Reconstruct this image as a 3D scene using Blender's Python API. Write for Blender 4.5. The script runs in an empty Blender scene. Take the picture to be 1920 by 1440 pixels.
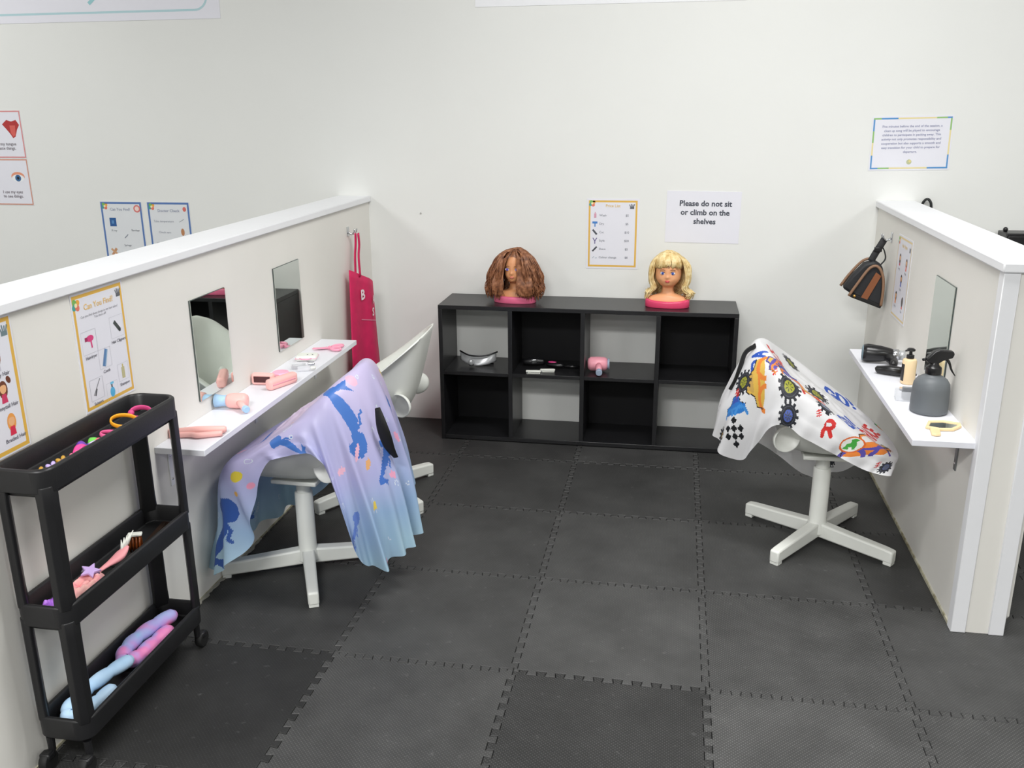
import bpy, bmesh, math, random
import numpy as np
from mathutils import Vector, Matrix, Euler

random.seed(7)
SC = bpy.context.scene
COL = SC.collection
PI = math.pi

# ------------------------------------------------------------------ camera
cam_d = bpy.data.cameras.new('camera')
cam_d.sensor_width = 36.0
cam_d.lens = 36.0 * 1705.22 / 1920.0
cam_d.clip_start = 0.05
cam = bpy.data.objects.new('camera', cam_d)
COL.objects.link(cam)
_R = ((0.98466152, 0.17432773, -0.00717919), (0.04406649, -0.28829412, -0.95652739), (-0.16881897, 0.94153935, -0.29155414))
cam.matrix_world = Matrix(((_R[0][0], -_R[1][0], -_R[2][0], 0.37015), (_R[0][1], -_R[1][1], -_R[2][1], -2.04706),
                           (_R[0][2], -_R[1][2], -_R[2][2], 1.42754), (0, 0, 0, 1)))
SC.camera = cam

# ------------------------------------------------------------------ world, lights, exposure
SC.view_settings.view_transform = 'Standard'
SC.view_settings.look = 'None'
SC.view_settings.gamma = 1.0
SC.view_settings.use_curve_mapping = False
SC.view_settings.exposure = 0.24
world = bpy.data.worlds.new('world')
SC.world = world
world.use_nodes = True
world.node_tree.nodes['Background'].inputs[0].default_value = (0.9, 0.95, 1.0, 1)
world.node_tree.nodes['Background'].inputs[1].default_value = 0.15
CEIL = 3.0


def area_light(x, y, sx, sy, power, rz=0.0):
    l = bpy.data.lights.new('ceiling_lamp', 'AREA')
    l.shape = 'RECTANGLE'
    l.size, l.size_y = sx, sy
    l.energy = power
    l.color = (1.0, 0.998, 0.985)
    o = bpy.data.objects.new('ceiling_lamp', l)
    COL.objects.link(o)
    o.location = (x, y, CEIL - 0.06)
    o.rotation_euler = (0, 0, rz)
    return o


for (x, y, p) in ((0.7, 0.2, 48), (-3.6, 0.5, 40), (4.0, 0.3, 38), (-0.4, -2.8, 115), (-3.6, -3.6, 60), (3.4, -3.6, 60), (0.3, -5.6, 60)):
    area_light(x, y, 1.2, 0.5, p)


# ------------------------------------------------------------------ colour and materials
def lin(c):
    c /= 255.0
    return c / 12.92 if c <= 0.04045 else ((c + 0.055) / 1.055) ** 2.4


def rgb(r, g, b):
    return (lin(r), lin(g), lin(b), 1.0)


MATS = {}


def mat(name, col, rough=0.5, metal=0.0, noise=0.05, nscale=12.0, bump=0.0, bscale=60.0, coat=0.0, trans=0.0, alpha=1.0, spec=0.5, sss=0.0):
    """procedural principled material: base colour gently varied by noise, optional noise bump"""
    if name in MATS:
        return MATS[name]
    m = bpy.data.materials.new(name)
    m.use_nodes = True
    nt = m.node_tree
    b = nt.nodes['Principled BSDF']
    b.inputs['Roughness'].default_value = rough
    b.inputs['Metallic'].default_value = metal
    b.inputs['Coat Weight'].default_value = coat
    b.inputs['Specular IOR Level'].default_value = spec
    b.inputs['Transmission Weight'].default_value = trans
    b.inputs['Alpha'].default_value = alpha
    if sss:
        b.inputs['Subsurface Weight'].default_value = sss
        b.inputs['Subsurface Radius'].default_value = (0.01, 0.004, 0.002)
    tc = nt.nodes.new('ShaderNodeTexCoord')
    if noise:
        n = nt.nodes.new('ShaderNodeTexNoise')
        n.inputs['Scale'].default_value = nscale
        n.inputs['Detail'].default_value = 3.0
        nt.links.new(tc.outputs['Object'], n.inputs['Vector'])
        r = nt.nodes.new('ShaderNodeValToRGB')
        r.color_ramp.elements[0].position = 0.3
        r.color_ramp.elements[1].position = 0.7
        r.color_ramp.elements[0].color = tuple(max(0, c * (1 - noise)) for c in col[:3]) + (1,)
        r.color_ramp.elements[1].color = tuple(min(1, c * (1 + noise)) for c in col[:3]) + (1,)
        nt.links.new(n.outputs['Fac'], r.inputs['Fac'])
        nt.links.new(r.outputs['Color'], b.inputs['Base Color'])
    else:
        b.inputs['Base Color'].default_value = col
    if bump:
        n2 = nt.nodes.new('ShaderNodeTexNoise')
        n2.inputs['Scale'].default_value = bscale
        nt.links.new(tc.outputs['Object'], n2.inputs['Vector'])
        bp = nt.nodes.new('ShaderNodeBump')
        bp.inputs['Strength'].default_value = bump
        bp.inputs['Distance'].default_value = 0.002
        nt.links.new(n2.outputs['Fac'], bp.inputs['Height'])
        nt.links.new(bp.outputs['Normal'], b.inputs['Normal'])
    MATS[name] = m
    return m


def ink(r, g, b):
    return mat('ink_%d_%d_%d' % (r, g, b), rgb(r, g, b), 0.45, noise=0.0)


def attr_mat(name, rough=0.5, trans=0.0, sheen=0.0, alpha=1.0):
    """colour comes from the colour attribute 'print' (dyed or printed cloth)"""
    m = bpy.data.materials.new(name)
    m.use_nodes = True
    nt = m.node_tree
    b = nt.nodes['Principled BSDF']
    b.inputs['Roughness'].default_value = rough
    a = nt.nodes.new('ShaderNodeVertexColor')
    a.layer_name = 'print'
    nt.links.new(a.outputs['Color'], b.inputs['Base Color'])
    if trans:
        t = nt.nodes.new('ShaderNodeBsdfTranslucent')
        nt.links.new(a.outputs['Color'], t.inputs['Color'])
        mx = nt.nodes.new('ShaderNodeMixShader')
        mx.inputs[0].default_value = trans
        nt.links.new(b.outputs[0], mx.inputs[1])
        nt.links.new(t.outputs[0], mx.inputs[2])
        nt.links.new(mx.outputs[0], nt.nodes['Material Output'].inputs[0])
    return m


def ramp_mat(name, stops, scale=6.0, rough=0.8, detail=2.0, wave=False):
    m = bpy.data.materials.new(name)
    m.use_nodes = True
    nt = m.node_tree
    b = nt.nodes['Principled BSDF']
    b.inputs['Roughness'].default_value = rough
    tc = nt.nodes.new('ShaderNodeTexCoord')
    n = nt.nodes.new('ShaderNodeTexNoise')
    n.inputs['Scale'].default_value = scale
    n.inputs['Detail'].default_value = detail
    nt.links.new(tc.outputs['Object'], n.inputs['Vector'])
    r = nt.nodes.new('ShaderNodeValToRGB')
    while len(r.color_ramp.elements) < len(stops):
        r.color_ramp.elements.new(0.5)
    for e, (p, c) in zip(r.color_ramp.elements, stops):
        e.position = p
        e.color = c
    nt.links.new(n.outputs['Fac'], r.inputs['Fac'])
    nt.links.new(r.outputs['Color'], b.inputs['Base Color'])
    MATS[name] = m
    return m


WHITE_WALL = mat('wall_paint', rgb(228, 229, 226), 0.7, noise=0.012, nscale=2.0, bump=0.05, bscale=180, spec=0.3)
PART_PAINT = mat('partition_paint', rgb(229, 227, 221), 0.6, noise=0.02, nscale=3.0, bump=0.05, bscale=140, spec=0.3)
TRIM_WHITE = mat('white_trim', rgb(233, 234, 237), 0.4, noise=0.01)
COUNTER = mat('white_laminate', rgb(232, 233, 240), 0.35, noise=0.01)
CHAIR_W = mat('white_plastic', rgb(228, 230, 224), 0.38, noise=0.015)
BLACK_WOOD = mat('black_laminate', rgb(27, 27, 29), 0.33, noise=0.15, nscale=30)
BLACK_BACK = mat('black_back_board', rgb(14, 14, 17), 0.6, noise=0.1, spec=0.3)
CART_BLACK = mat('black_plastic', rgb(23, 23, 25), 0.42, noise=0.1, bump=0.08, bscale=300)
PAPER = mat('paper', rgb(228, 228, 236), 0.4, noise=0.005)
CHROME = mat('chrome', rgb(200, 202, 205), 0.2, metal=1.0, noise=0.0)
STEEL = mat('zinc_steel', rgb(150, 153, 155), 0.35, metal=0.9, noise=0.05)
MIRROR = mat('mirror_glass', rgb(215, 222, 217), 0.02, metal=1.0, noise=0.0)
MIRROR_EDGE = mat('mirror_edge', rgb(70, 80, 78), 0.3, noise=0.0)
PINK = mat('pink_plastic', rgb(244, 178, 178), 0.4, noise=0.02)
PINK2 = mat('rose_plastic', rgb(238, 160, 175), 0.4, noise=0.02)
SKYBLUE = mat('pale_blue_plastic', rgb(170, 205, 238), 0.4, noise=0.02)
BLK = mat('black_gloss', rgb(18, 18, 20), 0.3, noise=0.05)
RUBBER = mat('black_rubber', rgb(15, 15, 15), 0.7, noise=0.1)


# ------------------------------------------------------------------ mesh helpers
def link(o, parent=None):
    COL.objects.link(o)
    if parent is not None:
        o.parent = parent
    return o


def tag(o, label=None, cat=None, group=None, kind=None):
    if label:
        o['label'] = label
    if cat:
        o['category'] = cat
    if group:
        o['group'] = group
    if kind:
        o['kind'] = kind
    return o


def thing(name, label, cat, loc=(0, 0, 0), rot=(0, 0, 0), group=None):
    o = bpy.data.objects.new(name, None)
    o.empty_display_size = 0.05
    link(o)
    o.location = loc
    o.rotation_euler = rot
    return tag(o, label, cat, group)


class MB:
    def __init__(s):
        s.v, s.f = [], []

    def add(s, vs, fs):
        n = len(s.v)
        s.v += [tuple(v) for v in vs]
        s.f += [tuple(i + n for i in f) for f in fs]
        return s

    def box(s, a, b, M=None):
        x0, y0, z0 = a
        x1, y1, z1 = b
        vs = [(x0, y0, z0), (x1, y0, z0), (x1, y1, z0), (x0, y1, z0), (x0, y0, z1), (x1, y0, z1), (x1, y1, z1), (x0, y1, z1)]
        if M is not None:
            vs = [M @ Vector(v) for v in vs]
        return s.add(vs, [(3, 2, 1, 0), (4, 5, 6, 7), (0, 1, 5, 4), (1, 2, 6, 5), (2, 3, 7, 6), (3, 0, 4, 7)])

    def tube(s, path, rad, n=10, caps=True, flat=1.0, up=None):
        """swept round section; rad scalar or list; flat squeezes the section"""
        P = [Vector(p) for p in path]
        R = rad if isinstance(rad, (list, tuple)) else [rad] * len(P)
        rings = []
        t0 = (P[1] - P[0]).normalized()
        u = Vector(up) if up else (Vector((0, 0, 1)) if abs(t0.z) < 0.9 else Vector((1, 0, 0)))
        u = (u - t0 * u.dot(t0)).normalized()
        for i, p in enumerate(P):
            t = ((P[min(i + 1, len(P) - 1)] - P[max(i - 1, 0)])).normalized()
            u = (u - t * u.dot(t)).normalized()
            w = t.cross(u)
            rings.append([p + (u * math.cos(2 * PI * k / n) * flat + w * math.sin(2 * PI * k / n)) * R[i] for k in range(n)])
        return s.rings(rings, caps)

    def rings(s, rings, caps=True):
        n = len(rings[0])
        vs = [v for r in rings for v in r]
        fs = []
        for i in range(len(rings) - 1):
            for k in range(n):
                a, b = i * n + k, i * n + (k + 1) % n
                fs.append((a, b, b + n, a + n))
        if caps:
            fs.append(tuple(range(n - 1, -1, -1)))
            fs.append(tuple((len(rings) - 1) * n + k for k in range(n)))
        return s.add(vs, fs)

    def lathe(s, prof, n=24, M=None, caps=True):
        """profile of (r, z) turned about z"""
        rings = [[Vector((r * math.cos(2 * PI * k / n), r * math.sin(2 * PI * k / n), z)) for k in range(n)] for r, z in prof]
        if M is not None:
            rings = [[M @ v for v in r] for r in rings]
        return s.rings(rings, caps)

    def ball(s, c, r, nu=14, nv=9, M=None):
        rx, ry, rz = r if isinstance(r, (list, tuple)) else (r, r, r)
        rings = []
        for i in range(nv):
            a = -PI / 2 + PI * (i + 0.5) / nv
            rings.append([Vector((rx * math.cos(a) * math.cos(2 * PI * k / nu), ry * math.cos(a) * math.sin(2 * PI * k / nu), rz * math.sin(a))) for k in range(nu)])
        if M is not None:
            rings = [[M @ v for v in q] for q in rings]
        c = Vector(c)
        return s.rings([[v + c for v in q] for q in rings])

    def prism(s, poly, t0, t1, M=None):
        """2-D polygon (x, y) extruded from z=t0 to z=t1"""
        n = len(poly)
        vs = [Vector((x, y, t0)) for x, y in poly] + [Vector((x, y, t1)) for x, y in poly]
        if M is not None:
            vs = [M @ v for v in vs]
        fs = [tuple(range(n - 1, -1, -1)), tuple(range(n, 2 * n))]
        fs += [(i, (i + 1) % n, n + (i + 1) % n, n + i) for i in range(n)]
        return s.add(vs, fs)

    def grid(s, fn, nu, nv, closed_u=False):
        vs = [fn(i / (nu if closed_u else nu - 1), j / (nv - 1)) for j in range(nv) for i in range(nu)]
        fs = []
        for j in range(nv - 1):
            for i in range(nu if closed_u else nu - 1):
                a, b = j * nu + i, j * nu + (i + 1) % nu
                fs.append((a, b, b + nu, a + nu))
        return s.add(vs, fs)

    def mesh(s, name):
        me = bpy.data.meshes.new(name)
        me.from_pydata(s.v, [], s.f)
        me.validate()
        me.update()
        return me

    def build(s, name, m, parent=None, smooth=False, bevel=0.0, seg=2, solid=0.0, sub=0, loc=None, rot=None):
        me = s.mesh(name)
        bm = bmesh.new()
        bm.from_mesh(me)
        bmesh.ops.recalc_face_normals(bm, faces=bm.faces)
        bm.to_mesh(me)
        bm.free()
        me.materials.append(m)
        o = bpy.data.objects.new(name, me)
        link(o, parent)
        if loc:
            o.location = loc
        if rot:
            o.rotation_euler = rot
        if solid:
            d = o.modifiers.new('solid', 'SOLIDIFY')
            d.thickness = solid
            d.offset = 0
        if bevel:
            d = o.modifiers.new('bevel', 'BEVEL')
            d.width = bevel
            d.segments = seg
            d.limit_method = 'ANGLE'
            d.angle_limit = math.radians(40)
        if sub:
            d = o.modifiers.new('sub', 'SUBSURF')
            d.levels = d.render_levels = sub
        if smooth or bevel:
            for p in me.polygons:
                p.use_smooth = True
            if not smooth:
                me.set_sharp_from_angle(angle=math.radians(50)) if hasattr(me, 'set_sharp_from_angle') else None
        return o


def T(x, y, z):
    return Matrix.Translation((x, y, z))


def RX(a):
    return Matrix.Rotation(math.radians(a), 4, 'X')


def RY(a):
    return Matrix.Rotation(math.radians(a), 4, 'Y')


def RZ(a):
    return Matrix.Rotation(math.radians(a), 4, 'Z')


def catmull(pts, n):
    """n samples per span through pts (open)"""
    P = [np.array(p, float) for p in pts]
    P = [2 * P[0] - P[1]] + P + [2 * P[-1] - P[-2]]
    out = []
    for i in range(1, len(P) - 2):
        for k in range(n):
            t = k / n
            a, b, c, d = P[i - 1], P[i], P[i + 1], P[i + 2]
            out.append(0.5 * (2 * b + (c - a) * t + (2 * a - 5 * b + 4 * c - d) * t * t + (3 * b - a - 3 * c + d) * t ** 3))
    out.append(P[-2])
    return out


def text_mesh(body, size, bold=0.0, align='CENTER', space=1.0):
    c = bpy.data.curves.new('lettering', 'FONT')
    c.body = body
    c.size = size
    c.align_x = align
    c.align_y = 'CENTER'
    c.offset = bold * size
    c.resolution_u = 2
    c.space_line = space
    o = bpy.data.objects.new('lettering', c)
    COL.objects.link(o)
    dg = bpy.context.evaluated_depsgraph_get()
    me = bpy.data.meshes.new_from_object(o.evaluated_get(dg))
    bpy.data.objects.remove(o)
    bpy.data.curves.remove(c)
    return me


# ------------------------------------------------------------------ setting
YB, XL, XR = 1.95, -1.0, 1.192
YE = 0.392                      # near end of the right partition
WX0, WX1, WY0 = -6.0, 6.0, -7.0


def struct(name, mb, m, parent=None, **k):
    o = mb.build(name, m, parent, **k)
    if parent is None:
        tag(o, kind='structure')
    return o


FLOOR_BASE = mat('floor_underlay', rgb(18, 18, 18), 0.9, noise=0.1)
floor = struct('floor', MB().box((WX0, WY0, -0.05), (WX1, YB + 0.1, -0.013)), FLOOR_BASE)
struct('wall_back', MB().box((WX0, YB, -0.05), (WX1, YB + 0.1, CEIL)), WHITE_WALL)
struct('wall_far_left', MB().box((WX0 - 0.1, WY0, -0.05), (WX0, YB, CEIL)), WHITE_WALL)
struct('wall_far_right', MB().box((WX1, WY0, -0.05), (WX1 + 0.1, YB, CEIL)), WHITE_WALL)
struct('wall_rear', MB().box((WX0, WY0 - 0.1, -0.05), (WX1, WY0, CEIL)), WHITE_WALL)
struct('ceiling', MB().box((WX0, WY0, CEIL), (WX1, YB, CEIL + 0.1)), mat('ceiling_paint', rgb(225, 225, 222), 0.8, noise=0.01))
# half-height partitions with caps
HP = 1.022
wl = struct('wall_left', MB().box((XL - 0.13, -3.0, 0.0), (XL, YB, HP)), PART_PAINT)
wr = struct('wall_right', MB().box((XR, YE, 0.0), (XR + 0.128, YB, HP)), PART_PAINT)
struct('trim_1', MB().box((XL - 0.145, -3.0, HP), (XL + 0.012, YB, HP + 0.026)), TRIM_WHITE, bevel=0.004)
struct('trim_2', MB().box((XR - 0.012, YE - 0.012, HP), (XR + 0.142, YB, HP + 0.026)), TRIM_WHITE, bevel=0.004)
# white corner angles on the free end of the right partition
for k, x0 in ((3, XR - 0.006), (4, XR + 0.094)):
    struct('trim_%d' % k, MB().box((x0, YE - 0.006, 0.0), (x0 + 0.04, YE + 0.03, HP)), TRIM_WHITE, bevel=0.002)

GRIME = ramp_mat('dirty_caulk', [(0.3, rgb(120, 112, 84)), (0.55, rgb(176, 172, 150)), (0.8, rgb(204, 202, 190))], 30, 0.9, 4)
struct('baseboard_right', MB().box((XR - 0.004, YE + 0.03, 0.0), (XR, YB, 0.010)), GRIME)
struct('baseboard_left', MB().box((XL, -2.9, 0.0), (XL + 0.003, YB, 0.006)), GRIME)

# puzzle floor mats -----------------------------------------------------
TS = 0.5


def tile_mesh():
    per, dep, g = 10, 0.0095, 0.0007
    p = TS / per
    wave = [(0, 0)]
    for i in range(per):
        a = i * p
        wave += [(a + 0.33 * p, 0), (a + 0.30 * p, dep)] if i == 0 else [(a + 0.29 * p, -dep), (a + 0.23 * p, dep)]
        wave += [(a + 0.70 * p, dep), (a + 0.67 * p, 0)] if i == per - 1 else [(a + 0.77 * p, dep), (a + 0.71 * p, -dep)]
    wave += [(TS, 0)]
    poly = []
    poly += [(t, d) for t, d in wave[:-1]]
    poly += [(TS + d, t) for t, d in wave[:-1]]
    poly += [(t, TS + d) for t, d in reversed(wave[1:])]
    poly += [(d, t) for t, d in reversed(wave[1:])]
    P = np.array(poly)

    def inset(P, g):
        n = len(P)
        out = []
        for i in range(n):
            a, b, c = P[i - 1], P[i], P[(i + 1) % n]
            e0, e1 = b - a, c - b
            e0 /= np.hypot(*e0)
            e1 /= np.hypot(*e1)
            n0, n1 = np.array([-e0[1], e0[0]]), np.array([-e1[1], e1[0]])
            m = n0 + n1
            k = max(0.35, 1 + n0 @ n1)
            out.append(b + m * g / k)
        return np.array(out)
    a, b = inset(P, g), inset(P, g + 0.0016)
    n = len(P)
    vs = [(x, y, -0.013) for x, y in a] + [(x, y, -0.0016) for x, y in a] + [(x, y, 0.0) for x, y in b]
    fs = []
    for r in (0, 1):
        fs += [(r * n + i, r * n + (i + 1) % n, (r + 1) * n + (i + 1) % n, (r + 1) * n + i) for i in range(n)]
    fs.append(tuple(range(2 * n, 3 * n)))
    me = bpy.data.meshes.new('floor_tile')
    me.from_pydata(vs, [], fs)
    me.update()
    return me


def tile_material():
    m = bpy.data.materials.new('foam_mat')
    m.use_nodes = True
    nt = m.node_tree
    N, L = nt.nodes, nt.links
    b = N['Principled BSDF']
    oi = N.new('ShaderNodeObjectInfo')
    tc = N.new('ShaderNodeTexCoord')
    # scuffs and dust: broad noise lightens the foam
    n1 = N.new('ShaderNodeTexNoise')
    n1.inputs['Scale'].default_value = 5.0
    n1.inputs['Detail'].default_value = 6.0
    n1.inputs['Roughness'].default_value = 0.6
    geo = N.new('ShaderNodeNewGeometry')
    L.new(geo.outputs['Position'], n1.inputs['Vector'])
    mr = N.new('ShaderNodeMapRange')
    mr.inputs[1].default_value, mr.inputs[2].default_value = 0.35, 0.7
    mr.inputs[3].default_value, mr.inputs[4].default_value = 0.82, 1.3
    L.new(n1.outputs['Fac'], mr.inputs[0])
    n2 = N.new('ShaderNodeTexNoise')
    n2.inputs['Scale'].default_value = 42.0
    n2.inputs['Detail'].default_value = 3.0
    L.new(geo.outputs['Position'], n2.inputs['Vector'])
    mr2 = N.new('ShaderNodeMapRange')
    mr2.inputs[1].default_value, mr2.inputs[2].default_value = 0.66, 0.82
    mr2.inputs[3].default_value, mr2.inputs[4].default_value = 0.0, 0.05
    L.new(n2.outputs['Fac'], mr2.inputs[0])
    mul = N.new('ShaderNodeVectorMath')
    mul.operation = 'SCALE'
    L.new(oi.outputs['Color'], mul.inputs[0])
    add = N.new('ShaderNodeVectorMath')
    L.new(mul.outputs[0], add.inputs[0])
    L.new(mr2.outputs[0], add.inputs[1])
    L.new(add.outputs[0], b.inputs['Base Color'])
    # raised dots: sin(u) * sin(v) on a 45 degree lattice, 11 mm pitch
    sep = N.new('ShaderNodeSeparateXYZ')
    L.new(tc.outputs['Object'], sep.inputs[0])

    def fn(op, a, b=None):
        q = N.new('ShaderNodeMath')
        q.operation = op
        for i, v in enumerate((a, b)):
            if v is None:
                continue
            if isinstance(v, (int, float)):
                q.inputs[i].default_value = v
            else:
                L.new(v, q.inputs[i])
        return q.outputs[0]
    k = 2 * PI / 0.0098
    s = fn('ADD', sep.outputs[0], sep.outputs[1])
    d = fn('SUBTRACT', sep.outputs[0], sep.outputs[1])
    h = fn('MULTIPLY', fn('MAXIMUM', fn('SINE', fn('MULTIPLY', s, k)), 0.0), fn('MAXIMUM', fn('SINE', fn('MULTIPLY', d, k)), 0.0))
    hh = fn('MULTIPLY', h, oi.outputs['Alpha'])
    # the raised dots are rubbed paler than the foam between them
    worn = fn('ADD', 0.80, fn('MULTIPLY', h, 2.2))
    worn = fn('ADD', fn('MULTIPLY', worn, oi.outputs['Alpha']), fn('SUBTRACT', 1.0, oi.outputs['Alpha']))
    L.new(fn('MULTIPLY', mr.outputs[0], worn), mul.inputs['Scale'])
    bp = N.new('ShaderNodeBump')
    bp.inputs['Strength'].default_value = 0.5
    bp.inputs['Distance'].default_value = 0.0016
    L.new(hh, bp.inputs['Height'])
    L.new(bp.outputs['Normal'], b.inputs['Normal'])
    b.inputs['Roughness'].default_value = 0.55
    b.inputs['Specular IOR Level'].default_value = 0.4
    return m


tme = tile_mesh()
tme.materials.append(tile_material())
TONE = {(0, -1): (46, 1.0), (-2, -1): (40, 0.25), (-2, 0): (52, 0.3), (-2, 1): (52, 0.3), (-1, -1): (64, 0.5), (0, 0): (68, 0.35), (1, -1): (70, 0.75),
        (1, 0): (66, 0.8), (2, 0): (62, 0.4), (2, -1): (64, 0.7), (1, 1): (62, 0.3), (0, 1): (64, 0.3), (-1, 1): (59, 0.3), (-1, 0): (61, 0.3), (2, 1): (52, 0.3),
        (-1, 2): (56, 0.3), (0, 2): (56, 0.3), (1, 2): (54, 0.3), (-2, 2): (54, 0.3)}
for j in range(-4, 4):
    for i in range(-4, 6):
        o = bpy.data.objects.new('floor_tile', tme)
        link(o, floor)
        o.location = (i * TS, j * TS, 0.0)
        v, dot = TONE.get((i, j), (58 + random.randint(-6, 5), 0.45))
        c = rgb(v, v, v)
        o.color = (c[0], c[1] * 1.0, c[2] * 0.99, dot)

# ------------------------------------------------------------------ black cube shelf
SX0, SX1, SY0, SY1, SH = -0.622, 0.645, 1.685, YB - 0.004, 0.613
cs = thing('cube_shelf', 'wide black eight-cube storage shelf standing against the back wall', 'shelf', (0.0115, 1.81, 0))


def local_box(root, name, a, b, m, **k):
    l = root.location
    return MB().box((a[0] - l.x, a[1] - l.y, a[2] - l.z), (b[0] - l.x, b[1] - l.y, b[2] - l.z)).build(name, m, root, **k)


t = 0.018
local_box(cs, 'top_panel', (SX0, SY0, SH - t), (SX1, SY1, SH), BLACK_WOOD, bevel=0.0015)
local_box(cs, 'bottom_panel', (SX0 + t, SY0, 0.004), (SX1 - t, SY1, 0.022), BLACK_WOOD, bevel=0.0015)
for x in (SX0, SX1 - t):
    local_box(cs, 'side_panel', (x, SY0, 0.0), (x + t, SY1, SH - t), BLACK_WOOD, bevel=0.0015)
xd = [SX0 + t, -0.316, -0.004, 0.3115, SX1 - t]
for x in xd[1:4]:
    local_box(cs, 'divider', (x, SY0 + 0.001, 0.022), (x + 0.0185, SY1, SH - t), BLACK_WOOD, bevel=0.001)
ZM = 0.302
cells = []
for k in range(4):
    x0 = xd[k] + (0.0185 if k else 0)
    x1 = xd[k + 1]
    local_box(cs, 'shelf', (x0, SY0 + 0.001, ZM), (x1, SY1, ZM + 0.016), BLACK_WOOD, bevel=0.001)
    cells.append((x0, x1))
    up = k in (1, 3)
    z0, z1 = (ZM + 0.016, SH - t) if up else (0.022, ZM)
    local_box(cs, 'back_panel', (x0, SY1 - 0.006, z0), (x1, SY1 - 0.001, z1), BLACK_BACK)

# ------------------------------------------------------------------ wall counters, mirrors, hooks
def counter(name, label, x0, x1, y0, y1, ztop, by, sgn):
    r = thing(name, label, 'counter', ((x0 + x1) / 2, (y0 + y1) / 2, ztop - 0.018))
    local_box(r, 'board', (x0, y0, ztop - 0.018), (x1, y1, ztop), COUNTER, bevel=0.0015)
    xw = x0 if sgn > 0 else x1
    for y in by:
        l = r.location
        m = MB()
        m.box((xw - l.x, y - 0.009 - l.y, -0.12), (xw + sgn * 0.004 - l.x, y + 0.009 - l.y, 0))
        m.box((xw - l.x, y - 0.009 - l.y, -0.004), (xw + sgn * 0.11 - l.x, y + 0.009 - l.y, 0))
        br = m.build('bracket', (TRIM_WHITE if sgn > 0 else STEEL), r, bevel=0.001)
        for zz in (-0.03, -0.10):
            MB().ball((xw + sgn * 0.004 - l.x, y - l.y, zz), (0.002, 0.004, 0.004), 8, 5).build('screw', CHROME, br)
    return r


counter('wall_counter', 'long narrow white counter with pink toys fixed to the left partition', XL, -0.853, 0.065, 1.29, 0.547, (0.13, 0.67, 1.2), 1)
counter('wall_counter', 'narrow white counter with a grey spray bottle fixed to the right partition', 1.027, XR, 0.41, 1.385, 0.56, (0.56, 1.2), -1)
ROTB, ROTL, ROTR = (PI / 2, 0, 0), (PI / 2, 0, PI / 2), (PI / 2, 0, -PI / 2)


def wall_mirror(label, loc, rot, w, h):
    r = thing('wall_mirror', label, 'mirror', loc, rot, 'small frameless wall mirrors')
    MB().box((-w / 2, 0, 0), (w / 2, h, 0.003)).build('backing', MIRROR_EDGE, r)
    MB().box((-w / 2 + 0.001, 0.001, 0.003), (w / 2 - 0.001, h - 0.001, 0.005)).build('glass', MIRROR, r)
    return r


wall_mirror('frameless mirror above the pink hair dryer on the left partition, nearest the cart', (XL + 0.001, 0.428, 0.595), ROTL, 0.212, 0.305)
wall_mirror('frameless mirror on the left partition nearest the pink apron', (XL + 0.001, 1.002, 0.598), ROTL, 0.22, 0.298)
wall_mirror('tall frameless mirror behind the spray bottle on the right partition', (XR - 0.001, 0.873, 0.600), ROTR, 0.212, 0.312)


def hook(label, loc, rot):
    r = thing('wall_hook', label, 'hook', loc, rot)
    MB().box((-0.012, -0.02, 0), (0.012, 0.02, 0.003)).build('plate', CHROME, r, bevel=0.001)
    for s in (-1, 1):
        p = catmull([(0.004 * s, -0.004, 0.003), (0.008 * s, -0.012, 0.018), (0.014 * s, -0.002, 0.032), (0.016 * s, 0.012, 0.036)], 4)
        MB().tube(p, 0.0028, 8).build('prong', CHROME, r, smooth=True)
    return r


hook('small chrome double hook holding the pink apron', (XL, 1.66, 0.925), ROTL)
hook('small chrome hook holding the black tool pouch', (XR, 1.655, 0.938), ROTR)

# ------------------------------------------------------------------ swivel chairs
def chair_shell():
    Cp = catmull([(0.185, 0, 0.362), (0.13, 0, 0.345), (0.04, 0, 0.336), (-0.06, 0, 0.336), (-0.125, 0, 0.352), (-0.165, 0, 0.415), (-0.195, 0, 0.52), (-0.232, 0, 0.664)], 5)
    Rp = catmull([(0.165, 0, 0.372), (0.135, 0, 0.398), (0.07, 0, 0.438), (-0.005, 0, 0.486), (-0.07, 0, 0.532), (-0.125, 0, 0.575), (-0.18, 0, 0.62), (-0.218, 0, 0.65)], 5)
    W = catmull([(0.13, 0, 0), (0.165, 0, 0), (0.182, 0, 0), (0.185, 0, 0), (0.182, 0, 0), (0.172, 0, 0), (0.155, 0, 0), (0.10, 0, 0)], 5)
    nv, nu = len(Cp), 33
    m = MB()

    def fn(u, v):
        j = min(nv - 1, int(round(v * (nv - 1))))
        s = -1 + 2 * u
        edge = max(0.0, abs(s) - 0.9) / 0.1
        q = abs(s) / 0.9 if abs(s) < 0.9 else 1.0
        b = q ** 2.6
        c, r, w = Cp[j], Rp[j], W[j][0]
        p = c * (1 - b) + r * b
        y = math.copysign(w * (q ** 0.85), s) if q else 0.0
        y += math.copysign(0.034 * edge, s)
        return (p[0], y, p[2] - 0.003 * edge * edge)
    m.grid(fn, nu, nv)
    return m


def chair_lobe(s):
    """rounded ear where the side of the seat curls out under the back: a shallow cup with a rim"""
    m = MB()
    M = T(-0.148, s * 0.128, 0.408) @ RZ(-24 * s) @ RX(-90 * s) @ RY(0)
    prof = [(0.001, 0.002), (0.024, 0.004), (0.036, 0.010), (0.043, 0.018), (0.046, 0.020), (0.048, 0.016), (0.045, 0.005), (0.032, -0.009), (0.001, -0.013)]
    m.lathe(prof, 24, M @ Matrix.Diagonal((1.0, 0.92, 1.0, 1.0)))
    return m


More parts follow.
